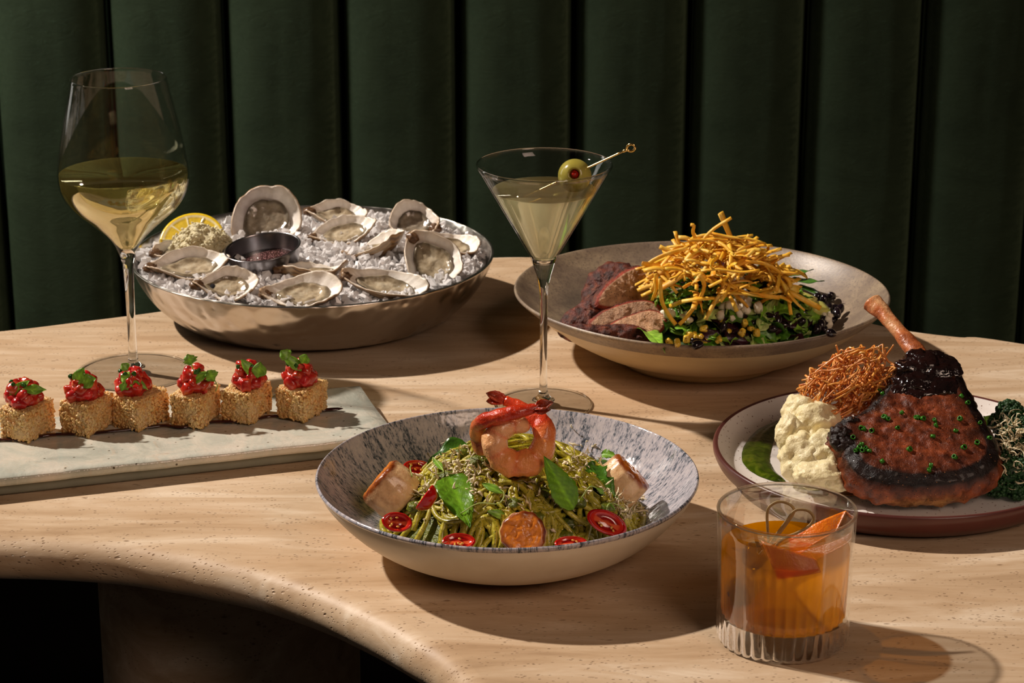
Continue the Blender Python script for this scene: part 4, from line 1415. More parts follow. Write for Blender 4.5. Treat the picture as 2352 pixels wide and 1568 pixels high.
nest = thing('spaghetti_nest', 'tall nest of pesto-coated spaghetti in the blue speckled bowl', 'pasta', (PMX, PMY, 0.0))
V, F = [(0, 0, pdome(PMX, PMY) - 0.004)], []
for i in range(1, 31):
    for j in range(90):
        r = 0.077 * i / 30; a = 2 * PI * j / 90
        x, y = r * math.cos(a), r * math.sin(a)
        V.append((x, y, pdome(x + PMX, y + PMY) - 0.004 + 0.0015 * fbm((x, y, 0), 70, 1)))
for j in range(90): F.append((0, 1 + j, 1 + (j + 1) % 90))
for i in range(29):
    for j in range(90):
        a = 1 + i * 90 + j; b = 1 + i * 90 + (j + 1) % 90
        F.append((a, a + 90, b + 90, b))
F.append(tuple(reversed([1 + 29 * 90 + j for j in range(90)])))
q = obj('pesto_heap', MB().add(V, F), nest, mats='pesto'); 
rn = random.Random(21)
pv_all, pf_all, pn_ = [], [], 0
def add_bvh(V, F):
    global pn_
    pv_all.extend([tuple(v) for v in V]); pf_all.extend([tuple(i + pn_ for i in f) for f in F]); pn_ += len(V)
add_bvh([Vector(v) + Vector((PMX, PMY, 0)) for v in V], F)
def bowl_in(r):
    return float(np.interp(r, [p[0] for p in pi[::-1]], [p[1] for p in pi[::-1]]))
def noodle(x, y, hd, n, k0, layer, seed, rad=0.00155, parent=nest, org=(PMX, PMY), dome=pdome, Rmax=0.083, mat='pesto_noodle', name='noodle', col=None, step=0.0036, sides=7, flat=1.0, wob=0.0012, kk=135):
    pts = []
    k = k0
    for i in range(n):
        z = dome(x, y) + layer + wob * math.sin(i * 0.55 + seed) + 0.001 * nz((i * 0.2, seed, 0), 1.3)
        z = max(z, bowl_in(math.hypot(x - PB.x, y - PB.y)) + rad * 1.1)
        pts.append(Vector((x - org[0], y - org[1], z)))
        hd += k * step
        k += rn.uniform(-1, 1) * kk * step * 22
        k = max(-kk, min(kk, k))
        x += math.cos(hd) * step; y += math.sin(hd) * step
        rr = math.hypot(x - org[0], y - org[1])
        if rr > Rmax:
            hd += 0.6
            x = org[0] + (x - org[0]) * Rmax / rr; y = org[1] + (y - org[1]) * Rmax / rr
    pts = smooth_prof(pts, 2)
    V, F = tube(pts, rad, sides, flat=flat)
    c = col if col is not None else np.array((1, 1, 1)) * rn.uniform(0.8, 1.15)
    o = obj(name, MB().add(V, F, c), parent, mats=mat)
    add_bvh([v + Vector((org[0], org[1], 0)) for v in V], F)
    return o
for k in range(175):
    r = 0.074 * math.sqrt(rn.random()); a = rn.uniform(0, 2 * PI)
    kap = rn.choice((-1, 1)) * rn.uniform(25, 130)
    noodle(PMX + r * math.cos(a), PMY + r * math.sin(a), rn.uniform(0, 2 * PI), rn.randint(16, 40), kap, rn.uniform(-0.002, 0.0042), k, rn.uniform(0.0016, 0.00195))
BV_PA = BVHTree.FromPolygons(pv_all, pf_all)
for k in range(14):      # heavy clots of pesto
    v, f = blob(3, (rn.uniform(.004, .009), rn.uniform(.004, .007), rn.uniform(.0025, .004)), 0.3, 1.6, k)
    px, py = ((1310, 1200), (1330, 1150), (1290, 1175), (1250, 1130), (1100, 1060), (1060, 1040), (1340, 1040), (1180, 1150), (1030, 1090), (1120, 1225), (1300, 1220), (1390, 1160), (950, 1160), (1230, 1185))[k]
    h = cast(px, py, BV_PA, -0.0015)
    if h:
        q = obj('pesto_clot', MB().add(v + np.array(h[0] - Vector((PMX, PMY, 0))), f), nest, mats='pesto')

def on(px, py, bv, lift, fb=1.36):
    h = cast(px, py, bv, lift)
    return h[0] if h else aty(px, py, fb)
def leaf_on(name, b0, b1, w, bv, lift, lab, mat, cat='herb', grp=None, liftb=None, fb=1.36, nrm=(0.1, -0.75, 0.65), factor=1.0, **kw):
    a = on(*b0, bv, lift, fb); b = on(*b1, bv, liftb if liftb is not None else lift, fb)
    L = (b - a).length
    v, f, c = leaf(L, w, **kw)
    M = frame(a, b - a, Vector(nrm))
    o = obj(name, MB().add(xf(v, M), f, c * factor), mats=mat)
    return tag(o, lab, cat, grp)
PBV = [BV_PA, BV_PB]
leaf_on('basil_leaf', (1010, 1100), (1084, 1212), .0245, PBV, 0.011, 'large broad basil leaf lying on the front left of the pasta', 'basil', liftb=.010, curl=0.1, wave=.04, serr=.12, sfreq=9, puff=.10, fold=.18, base=.55, tip=1.0)
leaf_on('basil_leaf', (1318, 1170), (1246, 1045), .0185, [], 0.009, 'pointed bright basil leaf standing upright right of the shrimp', 'basil', liftb=.010, curl=-0.1, wave=.04, serr=.16, sfreq=10, puff=.07, fold=.3, factor=1.35, base=.8, nrm=(0.35, -0.9, 0.2), tip=1.6, fb=1.333)
leaf_on('basil_leaf', (1075, 1018), (986, 1062), .0165, PBV, 0.003, 'dark basil leaf tucked behind the pasta at the left', 'dark_green', curl=0.2, puff=.04, fb=1.42, nrm=(-.2, -.5, .8))
leaf_on('basil_leaf', (1405, 1065), (1345, 1110), .0130, PBV, 0.004, 'dark folded herb leaf right of the upright basil leaf', 'dark_green', curl=0.3, serr=.2, sfreq=7, factor=1.3)
leaf_on('herb_leaf', (1350, 1070), (1412, 1148), .0170, PBV, 0.004, 'frilly dark parsley leaf in front of the right scallop', 'dark_green', curl=0.3, serr=.4, sfreq=8, lob=.25, lobn=3, factor=1.35)
leaf_on('herb_leaf', (1380, 1085), (1391, 1060), .0075, PBV, 0.005, 'small round seedling leaf beside the right scallop', 'leaf_green', base=1.1)
leaf_on('herb_leaf', (1368, 1128), (1385, 1108), .0055, PBV, 0.005, 'tiny seedling leaf below the right scallop', 'leaf_green', base=1.1)
leaf_on('herb_leaf', (1390, 1052), (1426, 1055), .0070, PBV, 0.006, 'small frilly herb tip on the right scallop', 'leaf_green', serr=.5, sfreq=4, fb=1.39)
def sprig(lab, stem, leaves, bv=PBV, lift=0.004, fb=1.36, mat='leaf_green', r=0.0004):
    t = thing('seedling_sprig', lab, 'herb')
    pts = [on(px, py, bv, lift, fb) for px, py in stem]
    obj('stem', MB().add(*tube(smooth_prof(pts, 5), r, 6), (1.1, 1.1, .9)), t, mats='leaf_pale')
    for (b0, b1, w) in leaves:
        a, b = on(*b0, bv, lift, fb), on(*b1, bv, lift + .001, fb)
        v, f, c = leaf((b - a).length, w, nu=10, nv=3, base=1.2, fold=.15)
        obj('leaf', MB().add(xf(v, frame(a, b - a, Vector((0.1, -.8, .6)))), f, c), t, mats=mat)
    return t
sprig('two-leaved seedling curling over the left scallop', [(928, 1130), (930, 1108), (942, 1090), (958, 1092), (960, 1108)], [((930, 1092), (878, 1115), .006), ((938, 1098), (925, 1147), .006)], lift=0.009, fb=1.34)
sprig('seedling with a looping stem at the front centre of the pasta', [(1064, 1188), (1105, 1172), (1135, 1155), (1140, 1130), (1128, 1122)], [((1140, 1135), (1112, 1122), .006), ((1115, 1175), (1148, 1192), .006)], lift=0.006)
sprig('thin seedling stem standing left of the shrimp', [(1015, 1108), (1008, 1090), (1002, 1065), (1010, 1060)], [((1008, 1090), (1000, 1058), .005)], lift=0.007)
sprig('pale seedling lying across the right side of the pasta', [(1322, 1140), (1345, 1130), (1368, 1135), (1392, 1158)], [((1355, 1132), (1392, 1157), .004)], lift=0.006)
sprig('small dark seedling by the right tomato half', [(1385, 1180), (1400, 1172), (1415, 1180)], [((1400, 1172), (1420, 1185), .007), ((1395, 1176), (1380, 1165), .005)], lift=0.007)

def body_tube(path, n=16, seg=0.0, seed=0.0, flat=1.0):
    """path of (x,y,z,r,(rgb)) -> smooth tapered body with ring grooves and colour along it"""
    P = [Vector(p[:3]) for p in path]
    S_ = smooth_prof(P, 6)
    m = len(S_)
    ts = np.linspace(0, len(path) - 1, m)
    rad = np.interp(ts, range(len(path)), [p[3] for p in path])
    cols = np.array([[np.interp(t, range(len(path)), [p[4][k] for p in path]) for k in range(3)] for t in ts])
    gr = [abs(math.sin(t * PI * 0.85)) for t in ts]
    rad = [r * (1 + seg * (g ** .5 - 0.6)) for r, g in zip(rad, gr)]
    cols = np.array([c * (1 - .28 * (1 - g) ** 3 * np.array((.2, 1.4, 1.6))) for c, g in zip(cols, gr)])
    rad[0] *= 0.35; rad[1] *= 0.75
    V, F = tube(S_, rad, n, flat=flat, up=(0, -1, 0.3))
    V = [v + (v - S_[i // n]) * (0.17 * fbm((v.x, v.y, v.z), 150, seed, 4)) for i, v in enumerate(V)]
    C = np.repeat(cols, n, axis=0)
    return V, F, C
def shrimp(lab, pts, tails, seed, depth, body_cols):
    t = thing('shrimp', lab, 'shrimp')
    path = []
    for (px, py, rp, dy, c) in pts:
        w = aty(px, py, depth + dy)
        path.append((w.x, w.y, w.z, rp * 0.000262, body_cols[c]))
    V, F, C = body_tube(path, 22, 0.16, seed)
    obj('body', MB().add(V, F, C), t, mats='shrimp')
    for (b0, b1, w, dy, c) in tails:
        a, b = aty(*b0, depth + dy), aty(*b1, depth + dy - 0.002)
        v, f, cc = leaf((b - a).length, w, nu=12, nv=3, fold=0.5, base=1.4, thick=0.0012, serr=.15, sfreq=6, tip=1)
        g = np.clip(v[:, 0] / (b - a).length, 0, 1)[:, None]
        col = np.array(c) * (1 - g ** 2) + np.array(S(96, 44, 20)[:3]) * g ** 2
        obj('tail_fin', MB().add(xf(v, frame(a, b - a, Vector((0, -0.8, 0.6)))), f, col), t, mats='shrimp')
    return t
SC_ = {'p': S(248, 186, 130)[:3], 'o': S(244, 154, 84)[:3], 'r': S(220, 76, 40)[:3], 'd': S(196, 52, 20)[:3], 'b': S(150, 84, 36)[:3]}
shrimp('front curled shrimp standing in a ring on the pasta, tail to the upper left', [
    (1216, 984, 13, -.002, 'p'), (1186, 974, 23, -.003, 'p'), (1150, 986, 29, -.005, 'p'), (1137, 1020, 30, -.008, 'p'), (1156, 1056, 31, -.010, 'o'), (1198, 1066, 30, -.010, 'o'),
    (1236, 1048, 29, -.008, 'o'), (1250, 1010, 26, -.003, 'o'), (1246, 976, 26, .003, 'r'), (1220, 954, 20, .008, 'r'), (1190, 933, 15, .012, 'r'), (1160, 919, 12, .014, 'r')],
    [((1172, 925), (1120, 900), .008, .014, S(206, 80, 50)[:3]), ((1168, 922), (1118, 918), .007, .013, S(196, 60, 34)[:3])], 1.0, 1.350, SC_)
shrimp('rear shrimp mostly hidden, its red tail crossing in front to the right', [
    (1118, 1040, 26, .012, 'o'), (1102, 1006, 22, .010, 'b'), (1098, 982, 18, .004, 'o'), (1112, 966, 17, -.006, 'd'), (1145, 956, 18, -.012, 'r'), (1180, 948, 17, -.013, 'd'), (1212, 941, 14, -.012, 'd'), (1238, 934, 9, -.012, 'd')],
    [((1215, 940), (1270, 922), .0075, -.013, S(176, 60, 22)[:3]), ((1215, 944), (1264, 938), .007, -.0135, S(170, 48, 20)[:3])], 2.0, 1.350, SC_)

def scallop(px, py, y, r, h, nrm, lab, seed, burn=1.0):
    prof = sprof([(0, h / 2), (r * .12, h / 2), (r * .24, h / 2), (r * .36, h / 2), (r * .48, h / 2), (r * .6, h / 2), (r * .7, h / 2), (r * 0.8, h / 2 * 0.99), (r * .95, h / 2 * .86), (r, h / 2 * .5), (r * 1.01, 0), (r, -h / 2 * .5), (r * .93, -h / 2 * .9), (r * .7, -h / 2), (0, -h / 2)], 4)
    V, F = lathe(prof, 56)
    C, W = [], []
    for v in V:
        k = 1 + 0.05 * fbm(v, 90, seed) + 0.02 * math.sin(math.atan2(v[1], v[0]) * 13) * (abs(v[2]) < h * .45)
        W.append((v[0] * k, v[1] * k, v[2] + 0.0009 * fbm(v, 200, seed)))
        e = max(0, min(1, (v[2] / (h / 2) - 0.62 + 0.25 * nz(v, 200, seed)) / 0.2))
        rim = math.exp(-((math.hypot(v[0], v[1]) / r - 0.93) / 0.12) ** 2)
        a = np.array(S(230, 190, 142)[:3]); b = np.array(S(224, 132, 44)[:3]); d_ = np.array(S(110, 40, 16)[:3])
        n_ = max(0, fbm(v, 130, seed + 4))
        top = b * (1 - min(1, rim * .8 + n_ * .9) * burn) + d_ * min(1, rim * .8 + n_ * .9) * burn
        C.append(a * (1 - e) + top * e)
    M = Vector(nrm).to_track_quat('Z', 'Y').to_matrix().to_4x4()
    o = obj('scallop', MB().add(xf(W, M), F, np.array(C)), mats='sear')
    o.location = aty(px, py, y)
    return tag(o, lab, 'scallop')
scallop(1202, 1228, 1.318, 0.0142, 0.020, (0.0, -0.86, 0.48), 'seared scallop at the front centre of the pasta bowl, browned face outwards', 1)
scallop(900, 1126, 1.376, 0.0165, 0.024, (-0.74, 0.16, 0.60), 'seared scallop leaning on the left wall of the pasta bowl', 2)
scallop(1428, 1106, 1.385, 0.0155, 0.022, (0.66, 0.10, 0.66), 'seared scallop at the right side of the pasta bowl behind the herbs', 3)

def tomato_half(lab, px, py, y, L, W, H, nrm, xdir, seed):
    t = thing('cherry_tomato_half', lab, 'tomato', aty(px, py, y))
    V, F = lathe(sprof([(0, -H), (0.5, -H * .88), (.85, -H * .5), (1.0, -H * .08), (0.97, 0.0), (0.9, 0.0004), (.84, -0.0003)], 4), 40)
    V = np.array(V); V[:, 0] *= L / 2; V[:, 1] *= W / 2
    V = np.array([q * (1 + 0.05 * fbm(q, 130, seed)) for q in V])
    z = Vector(nrm).normalized(); M = frame((0, 0, 0), Vector(xdir), z)
    # xdir is projected on the cut plane
    x = (Vector(xdir) - z * Vector(xdir).dot(z)).normalized(); y_ = z.cross(x)
    M = Matrix((x, y_, z)).transposed().to_4x4()
    obj('skin', MB().add(xf(V, M), F, S(184, 14, 10)[:3]), t, mats='tomato')
    V, F = lathe([(0.86, -0.0003), (0.70, -0.0006), (0.60, -0.0016), (0.3, -0.0012), (0, -0.0006)], 40)
    V = np.array(V); C = []
    for q in V:
        a = abs(math.sin(math.atan2(q[1], q[0])))
        rr_ = math.hypot(q[0], q[1])
        C.append(S(206, 44, 26)[:3] if (rr_ > .66) else (S(222, 92, 50)[:3] if a < .35 else S(150, 12, 10)[:3]))
    V[:, 0] *= L / 2; V[:, 1] *= W / 2
    obj('cut_face', MB().add(xf(V, M), F, np.array(C)), t, mats='tomato')
    rn2 = random.Random(seed)
    for k in range(6):
        v, f = ico(1)
        s = (rn2.uniform(-.45, .45) * L / 2, rn2.choice((-1, 1)) * rn2.uniform(.2, .5) * W / 2, -0.0004)
        obj('seed', MB().add(xf(xf(v, TRS(s, (0, 0, rn2.uniform(0, 3)), (.0012, .0008, .0006))), M), f, S(222, 160, 70)[:3]), t, mats='tomato')
    return t
tomato_half('cherry tomato half at the front left rim of the pasta bowl, cut side up', 912, 1198, 1.322, .0185, .0125, .007, (0.1, -0.75, 0.65), (1, 0, -.1), 1)
tomato_half('glossy cherry tomato half standing on end at the left of the pasta', 974, 1141, 1.332, .0190, .0120, .0075, (-0.75, 0.2, 0.5), (.35, 0, 1), 2)
tomato_half('cherry tomato half at the front rim, below the big basil leaf', 1054, 1242, 1.303, .0200, .0120, .006, (0.0, -0.5, 0.85), (1, 0, 0), 3)
tomato_half('large cherry tomato half at the front right of the pasta bowl', 1395, 1199, 1.320, .0260, .0150, .0085, (0.30, -0.72, 0.60), (1, 0, -.45), 4)
tomato_half('cherry tomato half at the front rim right of the front scallop', 1312, 1246, 1.303, .0200, .0110, .006, (0.0, -0.4, 0.9), (1, 0, 0), 5)
tomato_half('wrinkled cherry tomato behind the left scallop', 958, 1072, 1.400, .0190, .0110, .007, (0.3, -0.5, 0.8), (1, 0, .4), 6)

def shavings(zones, bv, name, lab, seed, smin=.0035, smax=.009, w=.00055, mat='parmesan', cat='cheese'):
    rn = random.Random(seed)
    mb = MB()
    for (cx, cy, sx, sy, n) in zones:
        for k in range(int(n * 2.2)):
            px, py = rn.gauss(cx, sx), rn.gauss(cy, sy)
            h = cast(px, py, bv, 0.0008)
            if not h: continue
            p, nn = h[0], h[1]
            L = rn.uniform(smin, smax); hd = Vector((rn.uniform(-1, 1), rn.uniform(-.5, .5), rn.uniform(-.7, .7))).normalized()
            cv = rn.uniform(-1, 1) * 260; pts = []
            q = p.copy(); up = nn
            for i in range(6):
                pts.append(q + nn * (0.0012 * math.sin(i * 1.1 + k)))
                sd = hd.cross(up).normalized()
                hd = (hd + sd * cv * L / 5 + up * rn.uniform(-.15, .2)).normalized()
                q = q + hd * L / 5
            V, F = tube(pts, [w * rn.uniform(.1, 1), w * rn.uniform(.5, 1.8), w * rn.uniform(.8, 2.4), w * rn.uniform(.6, 2), w * rn.uniform(.4, 1.4), w * .1], 4, flat=0.10, up=nn, twist=rn.uniform(-2.5, 2.5))
            mb.add(V, F)
    return tag(obj(name, mb, mats=mat), lab, cat, kind='stuff')
shavings([(1065, 1085, 34, 26, 75), (1040, 1050, 26, 16, 16), (975, 1130, 18, 22, 22), (1150, 1130, 60, 40, 18), (1280, 1120, 50, 40, 16), (1330, 1070, 26, 30, 22), (1420, 1150, 20, 22, 45), (1180, 970, 25, 20, 6), (1240, 1170, 90, 30, 14), (1000, 1180, 50, 25, 10), (1450, 1180, 22, 12, 22)],
          PBV, 'parmesan_shavings', 'fine pale parmesan shavings scattered over the pesto pasta', 4)
# ------------------------------------------------------------------ generic slab cut to an outline seen in the photograph
def slab(out_px, q, n, thick, c_face, c_rim, c_side, seed, bulge=0.0, rough_amp=0.0006, rings=16, nseg=96, rim_at=0.84, rnd=0.35, side_noise=None, fscale=160, face_amp=0.0004):
    """outline in picture points on the plane (q, n); the body goes back from the plane by thick"""
    n = Vector(n).normalized()
    P = [atplane(px, py, q, n) for px, py in out_px]
    P = closed_smooth3(P, 8)
    # resample to nseg
    P = [P[int(i * len(P) / nseg)] for i in range(nseg)]
    c = sum(P, Vector()) / nseg
    V, C, F = [c + n * bulge], [c_face(c, 0)], []
    for i in range(1, rings + 1):
        s = i / rings
        for p in P:
            v = c + (p - c) * s
            v = v + n * (bulge * (1 - s * s) + face_amp * fbm(v, fscale, seed))
            e = max(0.0, (s - 0.86) / 0.14)
            v = v - n * (thick * 0.10 * e * e)
            V.append(v); C.append(c_rim(v, s) if s > rim_at else c_face(v, s))
    ns = 8
    for i in range(1, ns + 1):
        s = i / ns
        for p in P:
            o = (p - c).normalized()
            r = (p - c).length
            bul = math.sin(PI * min(1, s * 1.0)) * rnd * thick * 0.5 - (thick * .25 * max(0, s - .75) / .25)
            v = p + o * bul - n * (thick * (0.10 + 0.90 * s))
            v = v + o * rough_amp * fbm(v, 190, seed + 2) * 1.5
            V.append(v); C.append(c_side(v, s))
    rows = rings + ns
    V.append(c - n * thick); C.append(c_side(c, 1))
    for j in range(nseg):
        F.append((0, 1 + j, 1 + (j + 1) % nseg))
        b = 1 + (rows - 1) * nseg
        F.append((b + j, len(V) - 1, b + (j + 1) % nseg))
    for i in range(rows - 1):
        for j in range(nseg):
            a = 1 + i * nseg + j; b = 1 + i * nseg + (j + 1) % nseg
            F.append((a, a + nseg, b + nseg, b))
    # orientation check
    return V, F, np.array([tuple(x) for x in C])
def closed_smooth3(P, k):
    n = len(P); out = []
    for i in range(n):
        p0, p1, p2, p3 = P[i - 1], P[i], P[(i + 1) % n], P[(i + 2) % n]
        for j in range(k):
            t = j / k
            out.append(0.5 * ((2 * p1) + (p2 - p0) * t + (2 * p0 - 5 * p1 + 4 * p2 - p3) * t * t + (3 * p1 - p0 - 3 * p2 + p3) * t ** 3))
    return out
def fixn(V, F, mats, name, C, parent=None):
    me = MB().add([tuple(v) for v in V], F, C).mesh(name, mats)
    bm = bmesh.new(); bm.from_mesh(me)
    bmesh.ops.recalc_face_normals(bm, faces=bm.faces[:])
    bm.to_mesh(me); bm.free()
    return obj(name, me, parent)

# ------------------------------------------------------------------ chicken salad
MT['chicken'] = quick('spiced_chicken', [(0.7, 0.62, 0.55, 1), (1, 1, 1, 1), (1.15, 1.2, 1.2, 1)], 190, detail=7, rough=0.52, vcol=True, bumps=[('n', 500, 0.9, 0.0014), ('n', 1500, 0.8, 0.0006)], spots=[(520, .13, S(40, 16, 8), .08), (700, .07, S(206, 130, 50), .04)])
MT['tortilla'] = quick('fried_tortilla', [S(244, 172, 36), S(252, 200, 66), S(254, 222, 120)], 110, rough=0.45, vcol=True, bumps=[('n', 900, 0.3, 0.0004)], translucent=0.08)
MT['bean'] = quick('black_bean', [S(16, 10, 14), S(34, 22, 28)], 200, rough=0.15, coat=0.4)
MT['corn'] = quick('corn_kernel', [S(206, 160, 30), S(236, 204, 80)], 150, rough=0.2, coat=0.4, sss=0.2, sssr=(1, .8, .2), sscale=0.002, spots=[(420, 0.16, S(96, 52, 16), .1)])
MT['feta'] = quick('crumbled_feta', [S(228, 218, 190), S(244, 238, 220)], 200, rough=0.55, bumps=[('n', 700, 0.6, 0.0008)], sss=0.1, sssr=(1, .9, .7), sscale=0.002)
MT['avocado'] = quick('avocado', [S(180, 172, 76), S(206, 202, 110)], 60, rough=0.35, vcol=True, sss=0.1, sssr=(1, .9, .4), sscale=0.002)
SMX, SMY = at(1668, 728, 0.03).x, at(1668, 728, 0.03).y
def sdome(x, y, R0=0.088, top=0.060, base=0.014):
    r = math.hypot(x - SMX, (y - SMY) * 1.15)
    return base + (top - base) * max(0.0, 1 - (r / R0) ** 2) ** 0.8
def sal_in(x, y):
    h = BV_SB.ray_cast(Vector((x, y, .3)), Vector((0, 0, -1)))
    return h[0].z if h[0] is not None else 0.05
heapv, heapf = [(SMX, SMY, 0.054)], []
for i in range(1, 21):
    for j in range(72):
        r = 0.082 * i / 20; a = 2 * PI * j / 72
        x, y = SMX + r * math.cos(a), SMY + r * math.sin(a) * 0.9
        heapv.append((x, y, max(sal_in(x, y) + .0006, sdome(x, y) - 0.006 + 0.003 * nz((x, y, 0), 60, 2))))
for j in range(72): heapf.append((0, 1 + j, 1 + (j + 1) % 72))
for i in range(19):
    for j in range(72):
        a = 1 + i * 72 + j; b = 1 + i * 72 + (j + 1) % 72
        heapf.append((a, a + 72, b + 72, b))
heapf.append(tuple(reversed([1 + 19 * 72 + j for j in range(72)])))
hp = obj('salad_greens', MB().add(heapv, heapf, (0.45, 0.45, 0.45)), mats='dark_green')
tag(hp, 'dark tangle of shredded greens under the loose leaves in the salad bowl', 'greens', kind='stuff')
BV_SM = BVHTree.FromPolygons(heapv, heapf)
SBV = [BV_SM, BV_SB]
rn = random.Random(31)
leafkinds = [
    ('leaf_green', 'bright green salad leaf among the mixed greens of the chicken salad', dict(serr=.35, sfreq=7, lob=.25, lobn=3, wave=.14, curl=.6, fold=.2)),
    ('dark_green', 'dark green salad leaf among the mixed greens of the chicken salad', dict(serr=.3, sfreq=8, lob=.2, lobn=4, wave=.16, curl=.5, fold=.15)),
    ('purple_leaf', 'dark purple lettuce leaf among the mixed greens of the chicken salad', dict(serr=.2, sfreq=6, wave=.2, curl=.7, fold=.1)),
    ('leaf_pale', 'pale frisée leaf among the mixed greens of the chicken salad', dict(serr=.7, sfreq=7, lob=.5, lobn=5, wave=.12, curl=.8, fold=.3))]
for k in range(190):
    r = 0.079 * math.sqrt(rn.random()); a = rn.uniform(PI * 0.98, PI * 2.02) if rn.random() < .8 else rn.uniform(0, 2 * PI)
    x, y = SMX + r * math.cos(a), SMY + r * math.sin(a) * .9
    kind = rn.choices([0, 1, 2, 3], [6, 3, 2.5, 2.5])[0]
    mat, lab, kw = leafkinds[kind]
    L = rn.uniform(0.016, 0.032); w = L * rn.uniform(.35, .65) * (0.6 if kind == 3 else 1)
    v, f, c = leaf(L, w, nu=16, nv=3, seed=rn.uniform(0, 6), twist=rn.uniform(-1.2, 1.2), **kw)
    hd = rn.uniform(0, 2 * PI)
    z = max(sdome(x, y), sal_in(x, y) + 0.004) + 0.001 + rn.uniform(0, .004)
    hd = rn.uniform(0, 2 * PI) if r < .055 else a + PI + rn.uniform(-1.4, 1.4)
    M = TRS((x, y, z), (rn.uniform(-.9, .9), rn.uniform(-.6, .35 if r < .055 else 0), hd))
    o = obj('salad_leaf', MB().add(xf(v, M), f, c * rn.uniform(.8, 1.3)), mats=mat)
    lab = lab.replace('among the mixed greens of the chicken salad', zone(x - SMX, y - SMY, .028, .02, 'the salad greens'))
    tag(o, lab, 'salad leaf', ('bright green leaves', 'dark green leaves', 'purple leaves', 'frisée leaves')[kind] + ' of the chicken salad')
def sleaf(b0, b1, w, mat, lab, lift=.005, liftb=None, nrm=(0.1, -.7, .7), factor=1.0, **kw):
    return leaf_on('salad_leaf', b0, b1, w, SBV, lift, lab, mat, 'salad leaf', None, liftb=liftb, fb=1.72, nrm=nrm, factor=factor, **kw)
sleaf((1652, 775), (1594, 652), .0130, 'leaf_pale', 'long pale curved rib of frisée hanging down the middle of the salad', lift=.008, liftb=.006, factor=1.25, base=.45, curl=.5, fold=.6, tip=1.0, serr=.1)
sleaf((1600, 655), (1530, 662), .0120, 'leaf_green', 'jagged light green leaf under the hanging tortilla strips', lift=.007, serr=.6, sfreq=6, lob=.3)
sleaf((1736, 772), (1782, 704), .0120, 'leaf_pale', 'short thick pale green rib at the right of the salad', lift=.010, liftb=.010, factor=1.15, base=.5, curl=-.3, fold=.4, tip=1.0)
sleaf((1770, 735), (1835, 712), .0140, 'leaf_green', 'spiky light green leaf tip beside the avocado', lift=.009, serr=.8, sfreq=6, lob=.4, factor=1.3)
sleaf((1735, 735), (1662, 740), .0050, 'leaf_pale', 'thin pale stem running left from the thick rib', lift=.009, base=.3)
sleaf((1800, 735), (1850, 785), .0170, 'leaf_green', 'mid green leaf hanging at the right below the avocado', lift=.008, factor=.9, curl=.6)
sleaf((1730, 770), (1790, 800), .0200, 'dark_green', 'broad green leaf at the front rim right of centre', lift=.006, factor=1.6, curl=.3)
sleaf((1700, 690), (1800, 650), .0190, 'dark_green', 'curly dark green leaf right of the feta heap', lift=.009, liftb=.012, factor=1.5, serr=.5, sfreq=6, wave=.3, curl=.6)
sleaf((1715, 670), (1790, 640), .0150, 'dark_green', 'curly dark green leaf tip under the tortilla strips at the right', lift=.013, factor=1.7, serr=.5, sfreq=5, wave=.35)
sleaf((1750, 700), (1800, 680), .0130, 'dark_green', 'folded dark green leaf above the thick pale rib', lift=.010, factor=1.3, wave=.3)
sleaf((1810, 655), (1905, 668), .0080, 'dark_green', 'long dark green leaf reaching right over the bowl, upper one', lift=.012, liftb=.022, factor=1.1, base=.5, curl=-.2)
sleaf((1825, 660), (1925, 694), .0080, 'dark_green', 'long dark green leaf reaching right over the bowl, lower one', lift=.010, liftb=.018, factor=.9, base=.5, curl=-.2)
sleaf((1840, 675), (1915, 700), .0060, 'dark_green', 'narrow dark green leaf under the two long ones at the right', lift=.009, liftb=.012, factor=.7, base=.5)
sleaf((1488, 768), (1532, 790), .0200, 'leaf_green', 'square-cut bright green leaf at the front left of the salad', lift=.006, factor=1.25, curl=.2, base=.3, tip=1.0)
sleaf((1660, 792), (1725, 790), .0200, 'purple_leaf', 'dark purple leaf at the front rim in the middle', lift=.006, wave=.2)
sleaf((1765, 765), (1805, 735), .0160, 'purple_leaf', 'crinkled purple leaf between the pale rib and the beans', lift=.007, wave=.3)
sleaf((1585, 800), (1615, 735), .0090, 'leaf_green', 'slim light green leaf rising left of the pale rib', lift=.007, factor=1.2, serr=.5, sfreq=5)
sleaf((1600, 800), (1675, 785), .0110, 'dark_green', 'jagged green leaf lying along the front rim', lift=.006, factor=1.5, serr=.6, sfreq=5)
sleaf((1520, 760), (1572, 752), .0080, 'leaf_pale', 'pale pinkish stem piece above the square-cut leaf', lift=.008, factor=1.2, base=.3)

def scatter(name, zones, build, mat, lab0, cat, grp, seed, lift=0.002, bv=SBV, shade=(.85, 1.1)):
    rn = random.Random(seed); k = 0
    for (cx, cy, sx, sy, n, where) in zones:
        lab = lab0 + ' ' + where
        for _ in range(n):
            h = cast(rn.gauss(cx, sx), rn.gauss(cy, sy), bv, lift * rn.uniform(.6, 2.2))
            if not h: continue
            v, f = build(rn, k)
            k += 1
            o = obj(name, MB().add(v, f, np.ones(3) * rn.uniform(*shade)), mats=mat)
            o.location = h[0]; o.rotation_euler = (rn.uniform(0, 6), rn.uniform(0, 6), rn.uniform(0, 6))
            tag(o, lab, cat, grp)
def bean_(rn, k):
    v, f = ico(2); v = v * np.array([0.0052, 0.0036, 0.0034])
    v = v.copy(); v[:, 1] += -0.0012 * (v[:, 0] / 0.0052) ** 2
    return v, f
def corn_(rn, k):
    v, f = rbox(.0032, .0026, .0020, .0014, 3); v = v.copy(); v[:, 1] *= (1 - 0.25 * v[:, 0] / .0042)
    return v, f
def feta_(rn, k):
    s = rn.uniform(.0026, .0054)
    return blob(2, (s, s * .8, s * .7), .35, 1.8, k)
